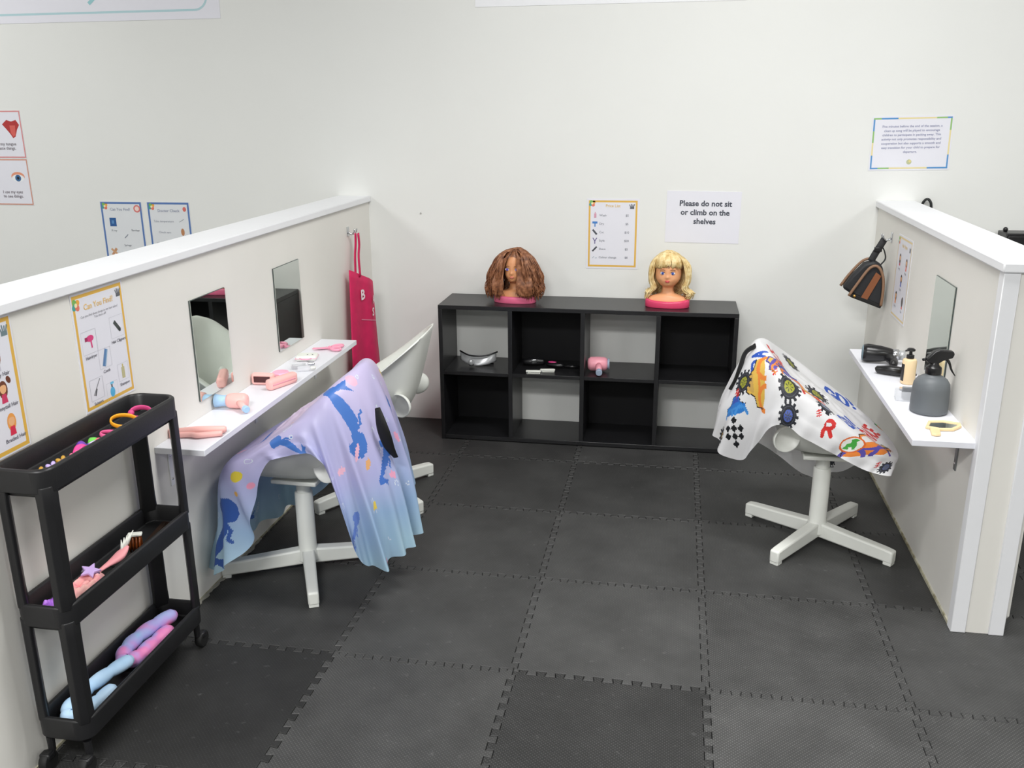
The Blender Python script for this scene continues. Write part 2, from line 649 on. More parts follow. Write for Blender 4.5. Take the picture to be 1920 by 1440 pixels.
def make_chair(label, loc, rz_base, rz_seat):
    r = thing('swivel_chair', label, 'chair', loc, (0, 0, 0), 'white swivel chairs')
    sh = chair_shell().build('seat_shell', CHAIR_W, r, smooth=True, solid=0.007, sub=1, rot=(0, 0, math.radians(rz_seat)))
    for s in (-1, 1):
        chair_lobe(s).build('side_lobe', CHAIR_W, sh, smooth=True)
    MB().box((-0.075, -0.07, 0.312), (0.075, 0.07, 0.326)).build('mounting_plate', CHAIR_W, sh, bevel=0.004)
    MB().lathe([(0.036, 0.03), (0.034, 0.06), (0.029, 0.075), (0.0285, 0.262), (0.026, 0.266)], 24).build('column', CHAIR_W, r, smooth=False, bevel=0.002)
    MB().lathe([(0.0225, 0.26), (0.0225, 0.285), (0.021, 0.287), (0.021, 0.314)], 20).build('gas_lift', CHAIR_W, r, bevel=0.001)
    for k in range(4):
        m = MB()
        M = RZ(rz_base + 90 * k)
        w0, w1 = 0.020, 0.0165
        xs = [0.01, 0.06, 0.15, 0.245, 0.272]
        zt = [0.070, 0.066, 0.060, 0.054, 0.050]
        zb = [0.018, 0.016, 0.013, 0.010, 0.008]
        rings = []
        for x, a, b in zip(xs, zt, zb):
            w = w0 + (w1 - w0) * x / 0.27
            rings.append([M @ Vector(v) for v in ((x, -w, b), (x, w, b), (x, w, a), (x, -w, a))])
        m.rings(rings)
        leg = m.build('leg', CHAIR_W, r, bevel=0.006, seg=3)
        MB().box((0.243, -0.015, 0.0), (0.270, 0.015, 0.012), M).build('foot', CHAIR_W, leg, bevel=0.002)
    return r


make_chair('white swivel chair under the blue mermaid cape', (-0.755, 0.46, 0), 25, 178)
make_chair('uncovered white swivel chair between the mermaid cape and the black shelf', (-0.72, 1.055, 0), 54, 183)
make_chair('white swivel chair under the racing truck cape', (0.893, 0.926, 0), 53.6, 0)

# ------------------------------------------------------------------ printed salon capes draped over two chairs
def cape_surface(center, E, H, bulge, nk, nr, folds):
    """E = points where the cloth passes over the chair rim, H = hem points (same order, closed ring).
    Returns points (nk, nr, 3) and flat cloth coordinates (nk, nr, 2)."""
    center = np.array(center, float)
    E, H = np.array(E, float), np.array(H, float)
    K = len(E)

    def per(A, x):
        i = np.floor(x).astype(int)
        t = (x - i)[:, None]
        a, b, c, d = A[(i - 1) % K], A[i % K], A[(i + 1) % K], A[(i + 2) % K]
        return 0.5 * (2 * b + (c - a) * t + (2 * a - 5 * b + 4 * c - d) * t ** 2 + (3 * b - a - 3 * c + d) * t ** 3)
    x = np.arange(nk) * K / nk
    Ek, Hk = per(E, x), per(H, x)
    B = per(np.array(bulge, float)[:, None], x)
    out = Ek - center
    out[:, 2] = 0
    out /= np.linalg.norm(out, axis=1)[:, None] + 1e-9
    L = np.linalg.norm(Hk - Ek, axis=1)[:, None]
    M = (Ek * 0.45 + Hk * 0.55) + out * B * L
    ctr = np.repeat(center[None], nk, 0)
    mid = (ctr + Ek) / 2 - np.array([0, 0, 0.008])
    Q = [2 * ctr - mid, ctr, mid, Ek, M, Hk, 2 * Hk - M]
    r = np.linspace(0, 1, nr)
    P = np.zeros((nk, nr, 3))
    for j, rr in enumerate(r):
        u = min(rr * 4, 3.99999)
        i = int(u)
        t = u - i
        a, b, c, d = Q[i], Q[i + 1], Q[i + 2], Q[i + 3]
        P[:, j] = 0.5 * (2 * b + (c - a) * t + (2 * a - 5 * b + 4 * c - d) * t ** 2 + (3 * b - a - 3 * c + d) * t ** 3)
    th = np.arange(nk) / nk * 2 * PI
    w = np.clip((r - 0.52) / 0.48, 0, 1) ** 1.2
    rip = np.zeros(nk)
    for (n, a, ph) in folds:
        rip += a * np.sin(n * th + ph)
    lw = np.clip(L[:, 0] / 0.3, 0.12, 1.3)
    P += out[:, None, :] * (rip * lw)[:, None, None] * w[None, :, None]
    # small crumples on the top
    cr = 0.0022 * np.sin(7 * th[:, None] + 9 * r[None, :]) * np.sin(11 * r[None, :] * PI) * (r[None, :] > 0.05)
    P[:, :, 2] += cr * (1 - w)[None, :]
    # flat coordinates: true angle of the rim point round the centre, arc length outward
    e = Ek - center
    ang = np.unwrap(np.arctan2(e[:, 1], np.sign(e[:, 0]) * np.hypot(e[:, 0], e[:, 2])))
    s = np.concatenate([np.zeros((nk, 1)), np.cumsum(np.linalg.norm(np.diff(P, axis=1), axis=2), axis=1)], 1)
    flat = np.stack([s * np.cos(ang)[:, None], s * np.sin(ang)[:, None]], -1)
    return P, flat


def in_poly(X, Y, poly):
    ins = np.zeros(X.shape, bool)
    n = len(poly)
    for i in range(n):
        x0, y0 = poly[i]
        x1, y1 = poly[(i + 1) % n]
        if y0 == y1:
            continue
        c = ((y0 > Y) != (y1 > Y)) & (X < (x1 - x0) * (Y - y0) / (y1 - y0) + x0)
        ins ^= c
    return ins


def seg_dist(X, Y, pts):
    d = np.full(X.shape, 1e9)
    for (x0, y0), (x1, y1) in zip(pts[:-1], pts[1:]):
        vx, vy = x1 - x0, y1 - y0
        l = vx * vx + vy * vy + 1e-12
        t = np.clip(((X - x0) * vx + (Y - y0) * vy) / l, 0, 1)
        d = np.minimum(d, np.hypot(X - x0 - t * vx, Y - y0 - t * vy))
    return d


class Print:
    """flat printed colour of a cloth, evaluated at cloth coordinates"""

    def __init__(s, F, base):
        s.X, s.Y = F[:, 0], F[:, 1]
        s.C = np.tile(np.array(base[:3]), (len(F), 1)).astype(float)

    def loc(s, cx, cy, rot=0.0, sc=1.0):
        a = math.radians(rot)
        dx, dy = s.X - cx, s.Y - cy
        return (dx * math.cos(a) + dy * math.sin(a)) / sc, (-dx * math.sin(a) + dy * math.cos(a)) / sc

    def put(s, mask, col):
        s.C[mask] = col[:3]

    def disc(s, cx, cy, rx, ry, col, rot=0.0):
        x, y = s.loc(cx, cy, rot)
        s.put((x / rx) ** 2 + (y / ry) ** 2 < 1, col)

    def ring(s, cx, cy, r, w, col):
        d = np.hypot(s.X - cx, s.Y - cy)
        s.put(abs(d - r) < w, col)

    def poly(s, cx, cy, pts, col, rot=0.0, sc=1.0):
        x, y = s.loc(cx, cy, rot, sc)
        s.put(in_poly(x, y, pts), col)

    def line(s, cx, cy, pts, w, col, rot=0.0, sc=1.0):
        x, y = s.loc(cx, cy, rot, sc)
        s.put(seg_dist(x, y, pts) < w, col)


LETTER = {
    'R': [[(0, 0), (0, 1), (0.45, 1), (0.6, 0.85), (0.6, 0.68), (0.45, 0.5), (0, 0.5)], [(0.3, 0.5), (0.62, 0)]],
    'A': [[(0, 0), (0.32, 1), (0.64, 0)], [(0.12, 0.35), (0.52, 0.35)]],
    'C': [[(0.6, 0.82), (0.42, 1), (0.18, 1), (0, 0.78), (0, 0.22), (0.18, 0), (0.42, 0), (0.6, 0.18)]],
    'E': [[(0.55, 1), (0, 1), (0, 0), (0.55, 0)], [(0, 0.5), (0.45, 0.5)]],
    'G': [[(0.6, 0.82), (0.42, 1), (0.18, 1), (0, 0.78), (0, 0.22), (0.18, 0), (0.42, 0), (0.6, 0.2), (0.6, 0.48), (0.36, 0.48)]],
    'O': [[(0.3, 1), (0.1, 0.9), (0, 0.6), (0, 0.4), (0.1, 0.1), (0.3, 0), (0.5, 0.1), (0.6, 0.4), (0.6, 0.6), (0.5, 0.9), (0.3, 1)]],
    '!': [[(0.1, 1), (0.1, 0.35)], [(0.1, 0.03), (0.1, 0.02)]],
}


def word(pr, text, cx, cy, h, col, rot):
    w = sum(0.85 if c != '!' else 0.4 for c in text)
    x = -w / 2
    for c in text:
        for st in LETTER[c]:
            pr.line(cx, cy, [(px + x, py - 0.5) for px, py in st], 0.13, col, rot, h)
        x += 0.85 if c != '!' else 0.4


def tyre(pr, cx, cy, r, rot, hub):
    x, y = pr.loc(cx, cy, rot)
    d, a = np.hypot(x, y), np.arctan2(y, x)
    pr.put(d < r * (0.93 + 0.11 * np.sign(np.sin(13 * a))), rgb(44, 46, 54))
    pr.put(abs(d - r * 0.66) < r * 0.03, rgb(80, 82, 92))
    pr.put(d < r * 0.44, hub)
    pr.put((d < r * 0.34) & (np.sin(7 * a) > 0.4), rgb(90, 90, 60))


def truck(pr, cx, cy, s, rot, body, cab, glass):
    pr.poly(cx, cy, [(-1, -0.25), (-0.95, 0.25), (-0.5, 0.35), (-0.3, 0.8), (0.35, 0.8), (0.6, 0.32), (1.0, 0.2), (1.05, -0.2), (0.6, -0.35), (-0.6, -0.35)], body, rot, s)
    pr.poly(cx, cy, [(-0.38, 0.35), (-0.22, 0.68), (0.28, 0.68), (0.46, 0.35)], glass, rot, s)
    pr.poly(cx, cy, [(-0.95, -0.05), (-0.95, 0.08), (1.0, 0.05), (1.0, -0.08)], cab, rot, s)
    x, y = pr.loc(cx, cy, rot, s)
    for ex in (-0.6, 0.6):
        d = np.hypot(x - ex, y + 0.4)
        pr.put((d < 0.55) & (d > 0.36) & (y > -0.45), cab)
    pr.line(cx, cy, [(-1, -0.25), (-0.95, 0.25), (-0.5, 0.35), (-0.3, 0.8), (0.35, 0.8), (0.6, 0.32), (1.0, 0.2)], 0.025, rgb(50, 40, 40), rot, s)


def spring(pr, cx, cy, s, rot):
    for k in range(3):
        pr.line(cx, cy, [(-0.4, k * 0.4 - 0.5), (0.4, k * 0.4 - 0.3)], 0.1, rgb(214, 52, 52), rot, s)
    pr.line(cx, cy, [(0, -0.6), (0, 0.6)], 0.08, rgb(214, 52, 52), rot, s)


def checks(pr, cx, cy, s, rot):
    x, y = pr.loc(cx, cy, rot, s)
    i, j = np.floor(x), np.floor(y)
    pr.put((abs(x) < 2) & (abs(y) < 2) & ((i + j) % 2 == 0), rgb(28, 30, 34))


def mermaid(pr, cx, cy, s, rot, col, flip=1):
    P = lambda pts: [(x * flip, y) for x, y in pts]
    # long hair, face, body with arm, curved tail and fluke
    pr.poly(cx, cy, P([(-0.35, 1.0), (-0.1, 1.25), (0.25, 1.3), (0.5, 1.1), (0.55, 0.75), (0.4, 0.45), (0.1, 0.35), (-0.15, 0.45), (-0.1, 0.7), (-0.3, 0.75)]), col, rot, s)
    pr.poly(cx, cy, P([(-0.05, 0.5), (0.15, 0.4), (0.22, 0.0), (0.05, -0.3), (-0.25, -0.7), (-0.55, -1.05), (-0.72, -1.0), (-0.6, -0.6), (-0.35, -0.1)]), col, rot, s)
    pr.line(cx, cy, P([(0.12, 0.38), (0.3, 0.1), (0.26, -0.2), (0.36, -0.3)]), 0.055, col, rot, s)
    pr.poly(cx, cy, P([(-0.55, -1.0), (-0.25, -1.05), (0.15, -0.95), (-0.1, -1.15), (-0.05, -1.4), (-0.4, -1.25), (-0.75, -1.45), (-0.8, -1.15), (-0.7, -0.95)]), col, rot, s)


def cape_object(root, P, flat, paint, m):
    nk, nr, _ = P.shape
    me = bpy.data.meshes.new('cloth')
    V = np.concatenate([P[:, 1:].reshape(-1, 3), P[0, 0][None]])
    n1 = nr - 1
    ii, jj = np.meshgrid(np.arange(nk), np.arange(n1 - 1), indexing='ij')
    a = (ii * n1 + jj).ravel()
    b = (((ii + 1) % nk) * n1 + jj).ravel()
    quads = np.stack([a, a + 1, b + 1, b], 1)
    tri = [(nk * n1, i * n1, ((i + 1) % nk) * n1) for i in range(nk)]
    me.from_pydata(V.tolist(), [], quads.tolist() + tri)
    me.update()
    fc = (flat[:, 1:-1] + flat[:, 2:] + np.roll(flat, -1, 0)[:, 1:-1] + np.roll(flat, -1, 0)[:, 2:]) / 4
    F = np.concatenate([fc.reshape(-1, 2), np.zeros((nk, 2))])
    C = paint(F)
    at = me.color_attributes.new('print', 'FLOAT_COLOR', 'CORNER')
    cnt = np.concatenate([np.full(len(quads), 4), np.full(nk, 3)])
    cc = np.repeat(np.concatenate([C, np.ones((len(C), 1))], 1), cnt, axis=0)
    at.data.foreach_set('color', cc.ravel().astype(np.float32))
    me.polygons.foreach_set('use_smooth', np.ones(len(me.polygons), bool))
    me.materials.append(m)
    o = bpy.data.objects.new('cloth', me)
    link(o, root)
    return o


# mermaid cape on the near left chair (seat turned to the left partition)
MC = (-0.74, 0.46, 0.545)
ME = [(-0.515, 0.46, 0.692), (-0.525, 0.36, 0.68), (-0.565, 0.274, 0.645), (-0.6, 0.246, 0.615), (-0.655, 0.234, 0.578), (-0.73, 0.229, 0.528), (-0.82, 0.231, 0.468), (-0.9, 0.254, 0.415), (-0.945, 0.32, 0.388), (-0.962, 0.46, 0.378), (-0.945, 0.59, 0.385), (-0.87, 0.679, 0.43), (-0.76, 0.694, 0.505), (-0.65, 0.689, 0.585), (-0.555, 0.6, 0.665)]
MH = [(-0.4, 0.46, 0.16), (-0.385, 0.36, 0.15), (-0.43, 0.269, 0.13), (-0.5, 0.234, 0.17), (-0.575, 0.206, 0.47), (-0.69, 0.199, 0.485), (-0.765, 0.206, 0.43), (-0.835, 0.209, 0.19), (-0.955, 0.205, 0.085), (-0.985, 0.38, 0.075), (-0.955, 0.62, 0.08), (-0.88, 0.724, 0.1), (-0.74, 0.744, 0.2), (-0.6, 0.734, 0.31), (-0.46, 0.62, 0.22)]
MBu = [0.06, 0.05, 0.05, 0.05, 0.1, 0.1, 0.1, 0.02, 0.0, 0.0, 0.0, 0.06, 0.06, 0.06, 0.06]
P1, F1 = cape_surface(MC, ME, MH, MBu, 720, 210, [(23, 0.012, 0.4), (14, 0.015, 1.7), (37, 0.004, 0.0)])


def paint_mermaid(F):
    pr = Print(F, rgb(196, 198, 232))
    X, Y = pr.X, pr.Y
    R = np.hypot(X, Y)
    n = np.sin(9 * X + 3 * np.sin(7 * Y)) * np.sin(8 * Y + 1.0)
    A, B, Cc, D = (np.array(rgb(*c)[:3]) for c in ((222, 204, 232), (186, 186, 230), (160, 190, 224), (176, 208, 226)))
    t = np.clip((R - 0.10) / 0.62 + 0.10 * n - 0.22 * np.clip(X / 0.4, -1, 1), 0, 1)[:, None]
    pr.C = np.where(t < 0.4, A + (B - A) * t / 0.4, np.where(t < 0.75, B + (Cc - B) * (t - 0.4) / 0.35, Cc + (D - Cc) * (t - 0.75) / 0.25))
    for (x, y, s, rot, fl, c) in MER_FIG:
        mermaid(pr, x, y, s, rot, rgb(*c), fl)
    rr = random.Random(5)
    for _ in range(150):
        x, y, r = rr.uniform(-0.7, 0.7), rr.uniform(-0.7, 0.7), rr.uniform(0.003, 0.010)
        pr.ring(x, y, r, 0.0012, rgb(222, 230, 244))
    for _ in range(24):
        x, y = rr.uniform(-0.7, 0.7), rr.uniform(-0.7, 0.7)
        c = rr.choice([(244, 214, 90), (242, 176, 110), (242, 170, 200), (244, 190, 212)])
        pr.disc(x, y, 0.018, 0.010, rgb(*c), rr.uniform(0, 180))
        pr.disc(x + 0.012, y + 0.004, 0.008, 0.007, rgb(*c))
    for (x, y, rx, ry, c) in MER_SPOT:
        pr.disc(x, y, rx, ry, rgb(*c))
    return pr.C


MER_FIG = [(-0.385, -0.298, 0.082, -60, 1.1, (52, 92, 172)), (0.310, -0.222, 0.084, 212, -1.35, (74, 124, 204)), (0.045, -0.272, 0.044, 60, 1, (74, 124, 204)), (0.505, -0.215, 0.055, 40, 1.5, (74, 120, 204)),
           (0.47, 0.02, 0.06, 100, 1, (78, 126, 206)), (0.12, 0.10, 0.06, 20, -1, (84, 130, 208)), (-0.16, 0.2, 0.06, 120, 1, (84, 130, 208)), (-0.45, 0.12, 0.06, -120, -1, (70, 110, 190)), (0.30, 0.33, 0.06, 150, 1, (84, 130, 208)),
           (0.41, -0.52, 0.045, 10, 1, (110, 140, 214)), (-0.1, -0.05, 0.05, 10, 1, (84, 130, 208))]
MER_SPOT = [(0.262, -0.118, 0.022, 0.016, (246, 192, 216)), (0.426, -0.298, 0.012, 0.02, (240, 180, 120)), (-0.187, -0.257, 0.022, 0.014, (232, 210, 70)), (-0.19, -0.30, 0.012, 0.009, (240, 160, 190)),
            (-0.242, -0.283, 0.010, 0.007, (236, 180, 90)), (0.36, -0.30, 0.01, 0.03, (244, 190, 214))]
CLOTH = attr_mat('printed_cape_cloth', 0.42, 0.22)

# racing cape on the right chair (seat turned to the right counter)
RC = (0.86, 0.926, 0.535)
RE = [(0.648, 0.926, 0.69), (0.655, 0.83, 0.682), (0.69, 0.749, 0.645), (0.755, 0.719, 0.598), (0.85, 0.706, 0.535), (0.945, 0.706, 0.468), (1.03, 0.724, 0.412), (1.085, 0.8, 0.376), (1.095, 0.926, 0.374), (1.07, 1.06, 0.388), (0.98, 1.139, 0.445), (0.86, 1.154, 0.525), (0.75, 1.139, 0.605), (0.675, 1.05, 0.668)]
RH = [(0.56, 0.95, 0.36), (0.525, 0.86, 0.375), (0.61, 0.785, 0.325), (0.7, 0.704, 0.48), (0.8, 0.679, 0.445), (0.9, 0.676, 0.395), (0.985, 0.679, 0.355), (1.06, 0.704, 0.34), (1.1, 0.9, 0.33), (1.1, 1.1, 0.26), (1.02, 1.204, 0.15), (0.9, 1.224, 0.11), (0.77, 1.204, 0.2), (0.64, 1.08, 0.31)]
RBu = [0.1, 0.08, 0.05, 0.1, 0.1, 0.1, 0.1, 0.05, 0.05, 0.05, 0.08, 0.08, 0.08, 0.08]
P2, F2 = cape_surface(RC, RE, RH, RBu, 720, 210, [(19, 0.010, 0.9), (11, 0.008, 0.2), (31, 0.003, 0.0)])
YH, GH = rgb(206, 200, 90), rgb(170, 172, 60)
BLUE, RED, ORA, YEL, PUR = rgb(52, 92, 190), rgb(214, 48, 46), rgb(240, 140, 60), rgb(232, 190, 84), rgb(94, 84, 176)
RACE = [(word, 'RA', -0.268, -0.122, 0.045, BLUE, 78), (word, 'RACE', -0.19, -0.06, 0.05, RED, 100),
        (truck, -0.275, -0.205, 0.074, 78, YEL, ORA, rgb(210, 170, 90)), (spring, -0.205, -0.182, 0.022, 20), (truck, -0.205, -0.145, 0.04, 75, PUR, ORA, YEL),
        (tyre, -0.145, -0.212, 0.042, 0, GH), (tyre, -0.020, -0.07, 0.045, 10, GH), (tyre, -0.012, -0.20, 0.036, 20, rgb(150, 160, 190)), (tyre, -0.135, -0.292, 0.042, 0, rgb(90, 110, 190)),
        (tyre, -0.345, -0.17, 0.042, 30, GH), (tyre, -0.528, -0.268, 0.036, 0, YEL), (word, 'R', 0.032, -0.268, 0.050, RED, 28), (word, 'GO!', 0.092, -0.15, 0.055, BLUE, 60),
        (word, 'RACE', 0.19, -0.08, 0.05, RED, 70), (truck, 0.175, -0.238, 0.072, 52, ORA, PUR, rgb(236, 236, 236)), (truck, -0.14, -0.12, 0.06, 40, BLUE, ORA, PUR),
        (truck, -0.06, -0.15, 0.055, 40, ORA, RED, YEL), (truck, -0.410, -0.232, 0.055, -20, rgb(46, 128, 214), rgb(70, 150, 226), rgb(60, 90, 190)), (spring, -0.385, -0.186, 0.024, 10),
        (spring, 0.262, -0.240, 0.020, 60), (checks, -0.440, -0.305, 0.019, 20), (tyre, 0.298, -0.215, 0.028, 0, rgb(90, 100, 140)), (truck, 0.235, -0.165, 0.03, 60, rgb(40, 42, 54), ORA, YEL),
        (spring, -0.03, -0.245, 0.018, 30), (tyre, 0.205, 0.52, 0.045, 0, YH), (tyre, 0.0, 0.43, 0.04, 0, rgb(150, 190, 90)), (checks, -0.11, 0.36, 0.014, 10), (truck, 0.10, 0.36, 0.06, 0, ORA, BLUE, YEL),
        (truck, -0.25, 0.22, 0.06, 120, RED, BLUE, YEL), (tyre, -0.1, 0.12, 0.04, 0, GH), (word, 'GO!', 0.12, 0.14, 0.06, BLUE, 20), (truck, -0.40, 0.05, 0.06, 90, YEL, ORA, PUR), (tyre, -0.52, -0.1, 0.04, 0, GH),
        (checks, -0.48, 0.02, 0.015, 30), (truck, 0.28, 0.12, 0.05, 60, rgb(60, 170, 70), ORA, YEL), (word, 'RACE', 0.05, 0.25, 0.05, RED, 0)]


def green_badge(pr):
    # round green dinosaur badge on the door of the orange truck
    pr.disc(0.128, -0.262, 0.036, 0.030, rgb(226, 110, 50), 40)
    pr.disc(0.128, -0.262, 0.030, 0.025, rgb(236, 236, 230), 40)
    pr.poly(0.128, -0.262, [(-1, -0.6), (-0.7, 0.1), (-0.2, 0.3), (-0.1, 0.9), (0.4, 1.0), (0.9, 0.7), (0.5, 0.45), (0.6, -0.1), (0.5, -0.8), (0.15, -0.8), (0.1, -0.4), (-0.3, -0.4), (-0.4, -0.8)], rgb(70, 168, 66), 45, 0.022)


RACE.insert(16, (green_badge,))


def paint_race(F):
    pr = Print(F, rgb(238, 238, 240))
    for k in RACE:
        k[0](pr, *k[1:])
    return pr.C


def make_capes():
    r = thing('salon_cape', 'lilac and blue salon cape with mermaids draped over the near left chair', 'cape', (-0.755, 0.46, 0.0))
    cape_object(r, P1 - np.array([-0.755, 0.46, 0.0]), F1, paint_mermaid, CLOTH)
    # black velcro neck band along the back
    p = [Vector(v) - r.location for v in catmull([(-0.452, 0.335, 0.60), (-0.440, 0.325, 0.56), (-0.432, 0.33, 0.52), (-0.425, 0.345, 0.475), (-0.412, 0.36, 0.44)], 4)]
    MB().tube(p, [0.008 + 0.014 * math.sin(PI * (i + 0.6) / (len(p) + 0.2)) for i in range(len(p))], 8, flat=0.3, up=(0.25, 1, 0)).build('neck_band', RUBBER, r, smooth=True)
    r = thing('salon_cape', 'white salon cape printed with racing trucks draped over the right chair', 'cape', (0.893, 0.926, 0.0))
    cape_object(r, P2 - np.array([0.893, 0.926, 0.0]), F2, paint_race, CLOTH)
    p = [Vector(v) - r.location for v in catmull([(0.640, 0.86, 0.692), (0.610, 0.845, 0.672), (0.597, 0.838, 0.63), (0.585, 0.835, 0.585), (0.570, 0.835, 0.55)], 4)]
    MB().tube(p, 0.013, 8, flat=0.3, up=(1, 0, 0.2)).build('neck_band', RUBBER, r, smooth=True)


make_capes()

# ------------------------------------------------------------------ posters and notices
class Poster:
    def __init__(s, name, label, cat, loc, rot, w, h, paper=PAPER, group=None, tilt=0.0):
        """origin at the bottom centre of the sheet; local x to the right, y up, z out of the wall"""
        s.w, s.h = w, h
        m = MB()
        m.prism([(-w / 2, 0), (w / 2, 0), (w / 2, h), (-w / 2, h)], 0.0, 0.0012)
        s.o = m.build(name, paper, None)
        s.o.location = loc
        s.o.rotation_euler = rot
        if tilt:
            s.o.rotation_euler.rotate_axis('Z', math.radians(tilt))
        tag(s.o, label, cat, group)
        s.parts = {}
        s.n = 0

    def shape(s, poly, col, name='print'):
        s.n += 1
        z = 0.0012 + 0.00004 * (s.n % 14) + 0.00006
        s.parts.setdefault((name, col) if name != 'border' else (name, col, s.n), MB()).add([(x, y, z) for x, y in poly], [tuple(range(len(poly)))])

    def rect(s, x0, y0, x1, y1, col, name='print'):
        s.shape([(x0, y0), (x1, y0), (x1, y1), (x0, y1)], col, name)

    def disc(s, cx, cy, rx, ry, col, a=0.0, name='print'):
        c, d = math.cos(math.radians(a)), math.sin(math.radians(a))
        s.shape([(cx + rx * math.cos(t) * c - ry * math.sin(t) * d, cy + rx * math.cos(t) * d + ry * math.sin(t) * c) for t in [2 * PI * k / 16 for k in range(16)]], col, name)

    def bar(s, x0, y0, x1, y1, w, col, name='print'):
        l = math.hypot(x1 - x0, y1 - y0) or 1
        nx, ny = -(y1 - y0) / l * w / 2, (x1 - x0) / l * w / 2
        s.shape([(x0 - nx, y0 - ny), (x1 - nx, y1 - ny), (x1 + nx, y1 + ny), (x0 + nx, y0 + ny)], col, name)

    def frame(s, inset, w, col, name='border'):
        a, W, H = inset, s.w / 2 - inset, s.h - inset
        z = 0.0013
        o = [(-W, a), (W, a), (W, H), (-W, H)]
        i = [(-W + w, a + w), (W - w, a + w), (W - w, H - w), (-W + w, H - w)]
        MB().add([(x, y, z) for x, y in o + i], [(k, (k + 1) % 4, 4 + (k + 1) % 4, 4 + k) for k in range(4)]).build(name, ink(*col), s.o)

    def text(s, body, x, y, size, col, bold=0.0, align='CENTER', space=1.0):
        me = text_mesh(body, size, bold, align, space)
        me.materials.append(ink(*col))
        o = bpy.data.objects.new('lettering', me)
        link(o, s.o)
        o.location = (x, y, 0.0019)
        return o

    def done(s):
        for key, m in s.parts.items():
            m.build(key[0], ink(*key[1]), s.o)
        return s.o


def logo(p, x, y, r):
    """little round emblem: orange, green and teal petals"""
    for k, c in enumerate(((238, 170, 70), (120, 180, 90), (70, 160, 150), (226, 120, 100))):
        a = k * PI / 2 + 0.6
        p.disc(x + r * 0.5 * math.cos(a), y + r * 0.5 * math.sin(a), r * 0.6, r * 0.5, c, math.degrees(a))
    p.disc(x, y, r * 0.35, r * 0.35, (240, 230, 180))


def tools_cup(p, x, y, s, c=(96, 100, 108)):
    for dx, h in ((-0.7, 0.8), (-0.25, 1.1), (0.2, 0.9), (0.65, 1.0)):
        p.bar(x + dx * s * 0.5, y - s * 0.3, x + dx * s, y + h * s * 0.6, s * 0.22, c)
    p.rect(x - s * 0.55, y - s * 0.7, x + s * 0.55, y - s * 0.1, c)


YW = YB - 0.0002
GOLD = (222, 178, 84)
GREY = (120, 122, 132)
# price list with gold border
p = Poster('price_poster', 'small price list poster with gold border between the two doll heads', 'poster', (0.103, YW, 0.742), ROTB, 0.226, 0.304)
p.frame(0.008, 0.008, GOLD)
logo(p, -0.09, 0.283, 0.014)
tools_cup(p, 0.082, 0.272, 0.016)
p.text('Price List', 0, 0.273, 0.017, (224, 190, 110), 0.01)
for k, (a, b, c) in enumerate((('Wash', '$5', (214, 160, 180)), ('Dry', '$5', (70, 130, 200)), ('Cut', '$10', (80, 84, 92)), ('Style', '$20', (104, 92, 140)), ('Shave', '$5', (70, 72, 80)), ('Colour change', '$8', (170, 180, 190)))):
    y = 0.232 - k * 0.0365
    p.text(a, -0.058, y, 0.013, GREY, 0.0, 'LEFT')
    p.text(b, 0.062, y, 0.013, GREY, 0.008)
    if k == 0:
        p.rect(-0.081, y - 0.011, -0.071, y + 0.008, c); p.rect(-0.078, y + 0.008, -0.074, y + 0.014, c)
    elif k == 1:
        p.rect(-0.088, y + 0.001, -0.066, y + 0.010, c); p.rect(-0.079, y - 0.013, -0.074, y + 0.002, c)
    elif k == 2:
        p.bar(-0.086, y + 0.011, -0.068, y - 0.010, 0.008, c)
    elif k == 3:
        p.bar(-0.085, y + 0.012, -0.076, y - 0.002, 0.004, c); p.bar(-0.067, y + 0.012, -0.076, y - 0.002, 0.004, c); p.bar(-0.076, y - 0.002, -0.076, y - 0.014, 0.004, c)
    elif k == 4:
        p.bar(-0.086, y - 0.010, -0.067, y + 0.010, 0.007, c)
    else:
        p.bar(-0.086, y - 0.004, -0.078, y + 0.004, 0.003, c); p.bar(-0.074, y - 0.004, -0.066, y - 0.002, 0.003, c)
p.done()
# notice
p = Poster('notice', 'white paper notice about not climbing, above the blonde doll head', 'sign', (0.484, YW, 0.862), ROTB, 0.31, 0.218, tilt=-0.6)
for k, l in enumerate(('Please do not sit', 'or climb on the', 'shelves')):
    p.text(l, 0.008, 0.166 - k * 0.0375, 0.0325, (66, 70, 82), 0.026)
p.done()
# framed message on the right
p = Poster('notice', 'white message sheet with blue, green and yellow border high above the right partition', 'sign', (1.289, YW, 1.170), ROTB, 0.306, 0.212, tilt=1.0)
W, H = 0.148, 0.206
bl, gr, ye = (88, 146, 200), (146, 190, 116), (228, 214, 160)
for seg in ((-W, H, -W + 0.03, gr), (-W + 0.03, H, -0.055, bl), (-0.055, H, 0.09, ye), (0.09, H, 0.13, gr), (0.13, H, W, bl)):
    p.rect(seg[0], H - 0.006, seg[2], H, seg[3], 'border')
for seg in ((-W, -W + 0.03, bl), (-W + 0.03, -0.075, gr), (-0.075, 0.07, ye), (0.07, W, bl)):
    p.rect(seg[0], 0.006, seg[1], 0.012, seg[2], 'border')
for x in (-W, W - 0.006):
    for (y0, y1, c) in ((0.012, 0.06, bl), (0.06, 0.11, ye), (0.11, 0.155, gr if x < 0 else ye), (0.155, 0.2, bl if x < 0 else gr)):
        p.rect(x, y0, x + 0.006, y1, c, 'border')
for k, l in enumerate(('Five minutes before the end of the session, a', 'clean up song will be played to encourage', 'children to participate in packing away. This', 'activity not only promotes responsibility and', 'cooperation but also supports a smooth and', 'easy transition for your child to prepare for', 'departure.')):
    p.text(l, 0, 0.172 - k * 0.0165, 0.0125, (136, 140, 172), 0.012)
p.disc(0, 0.033, 0.010, 0.010, (186, 190, 150))
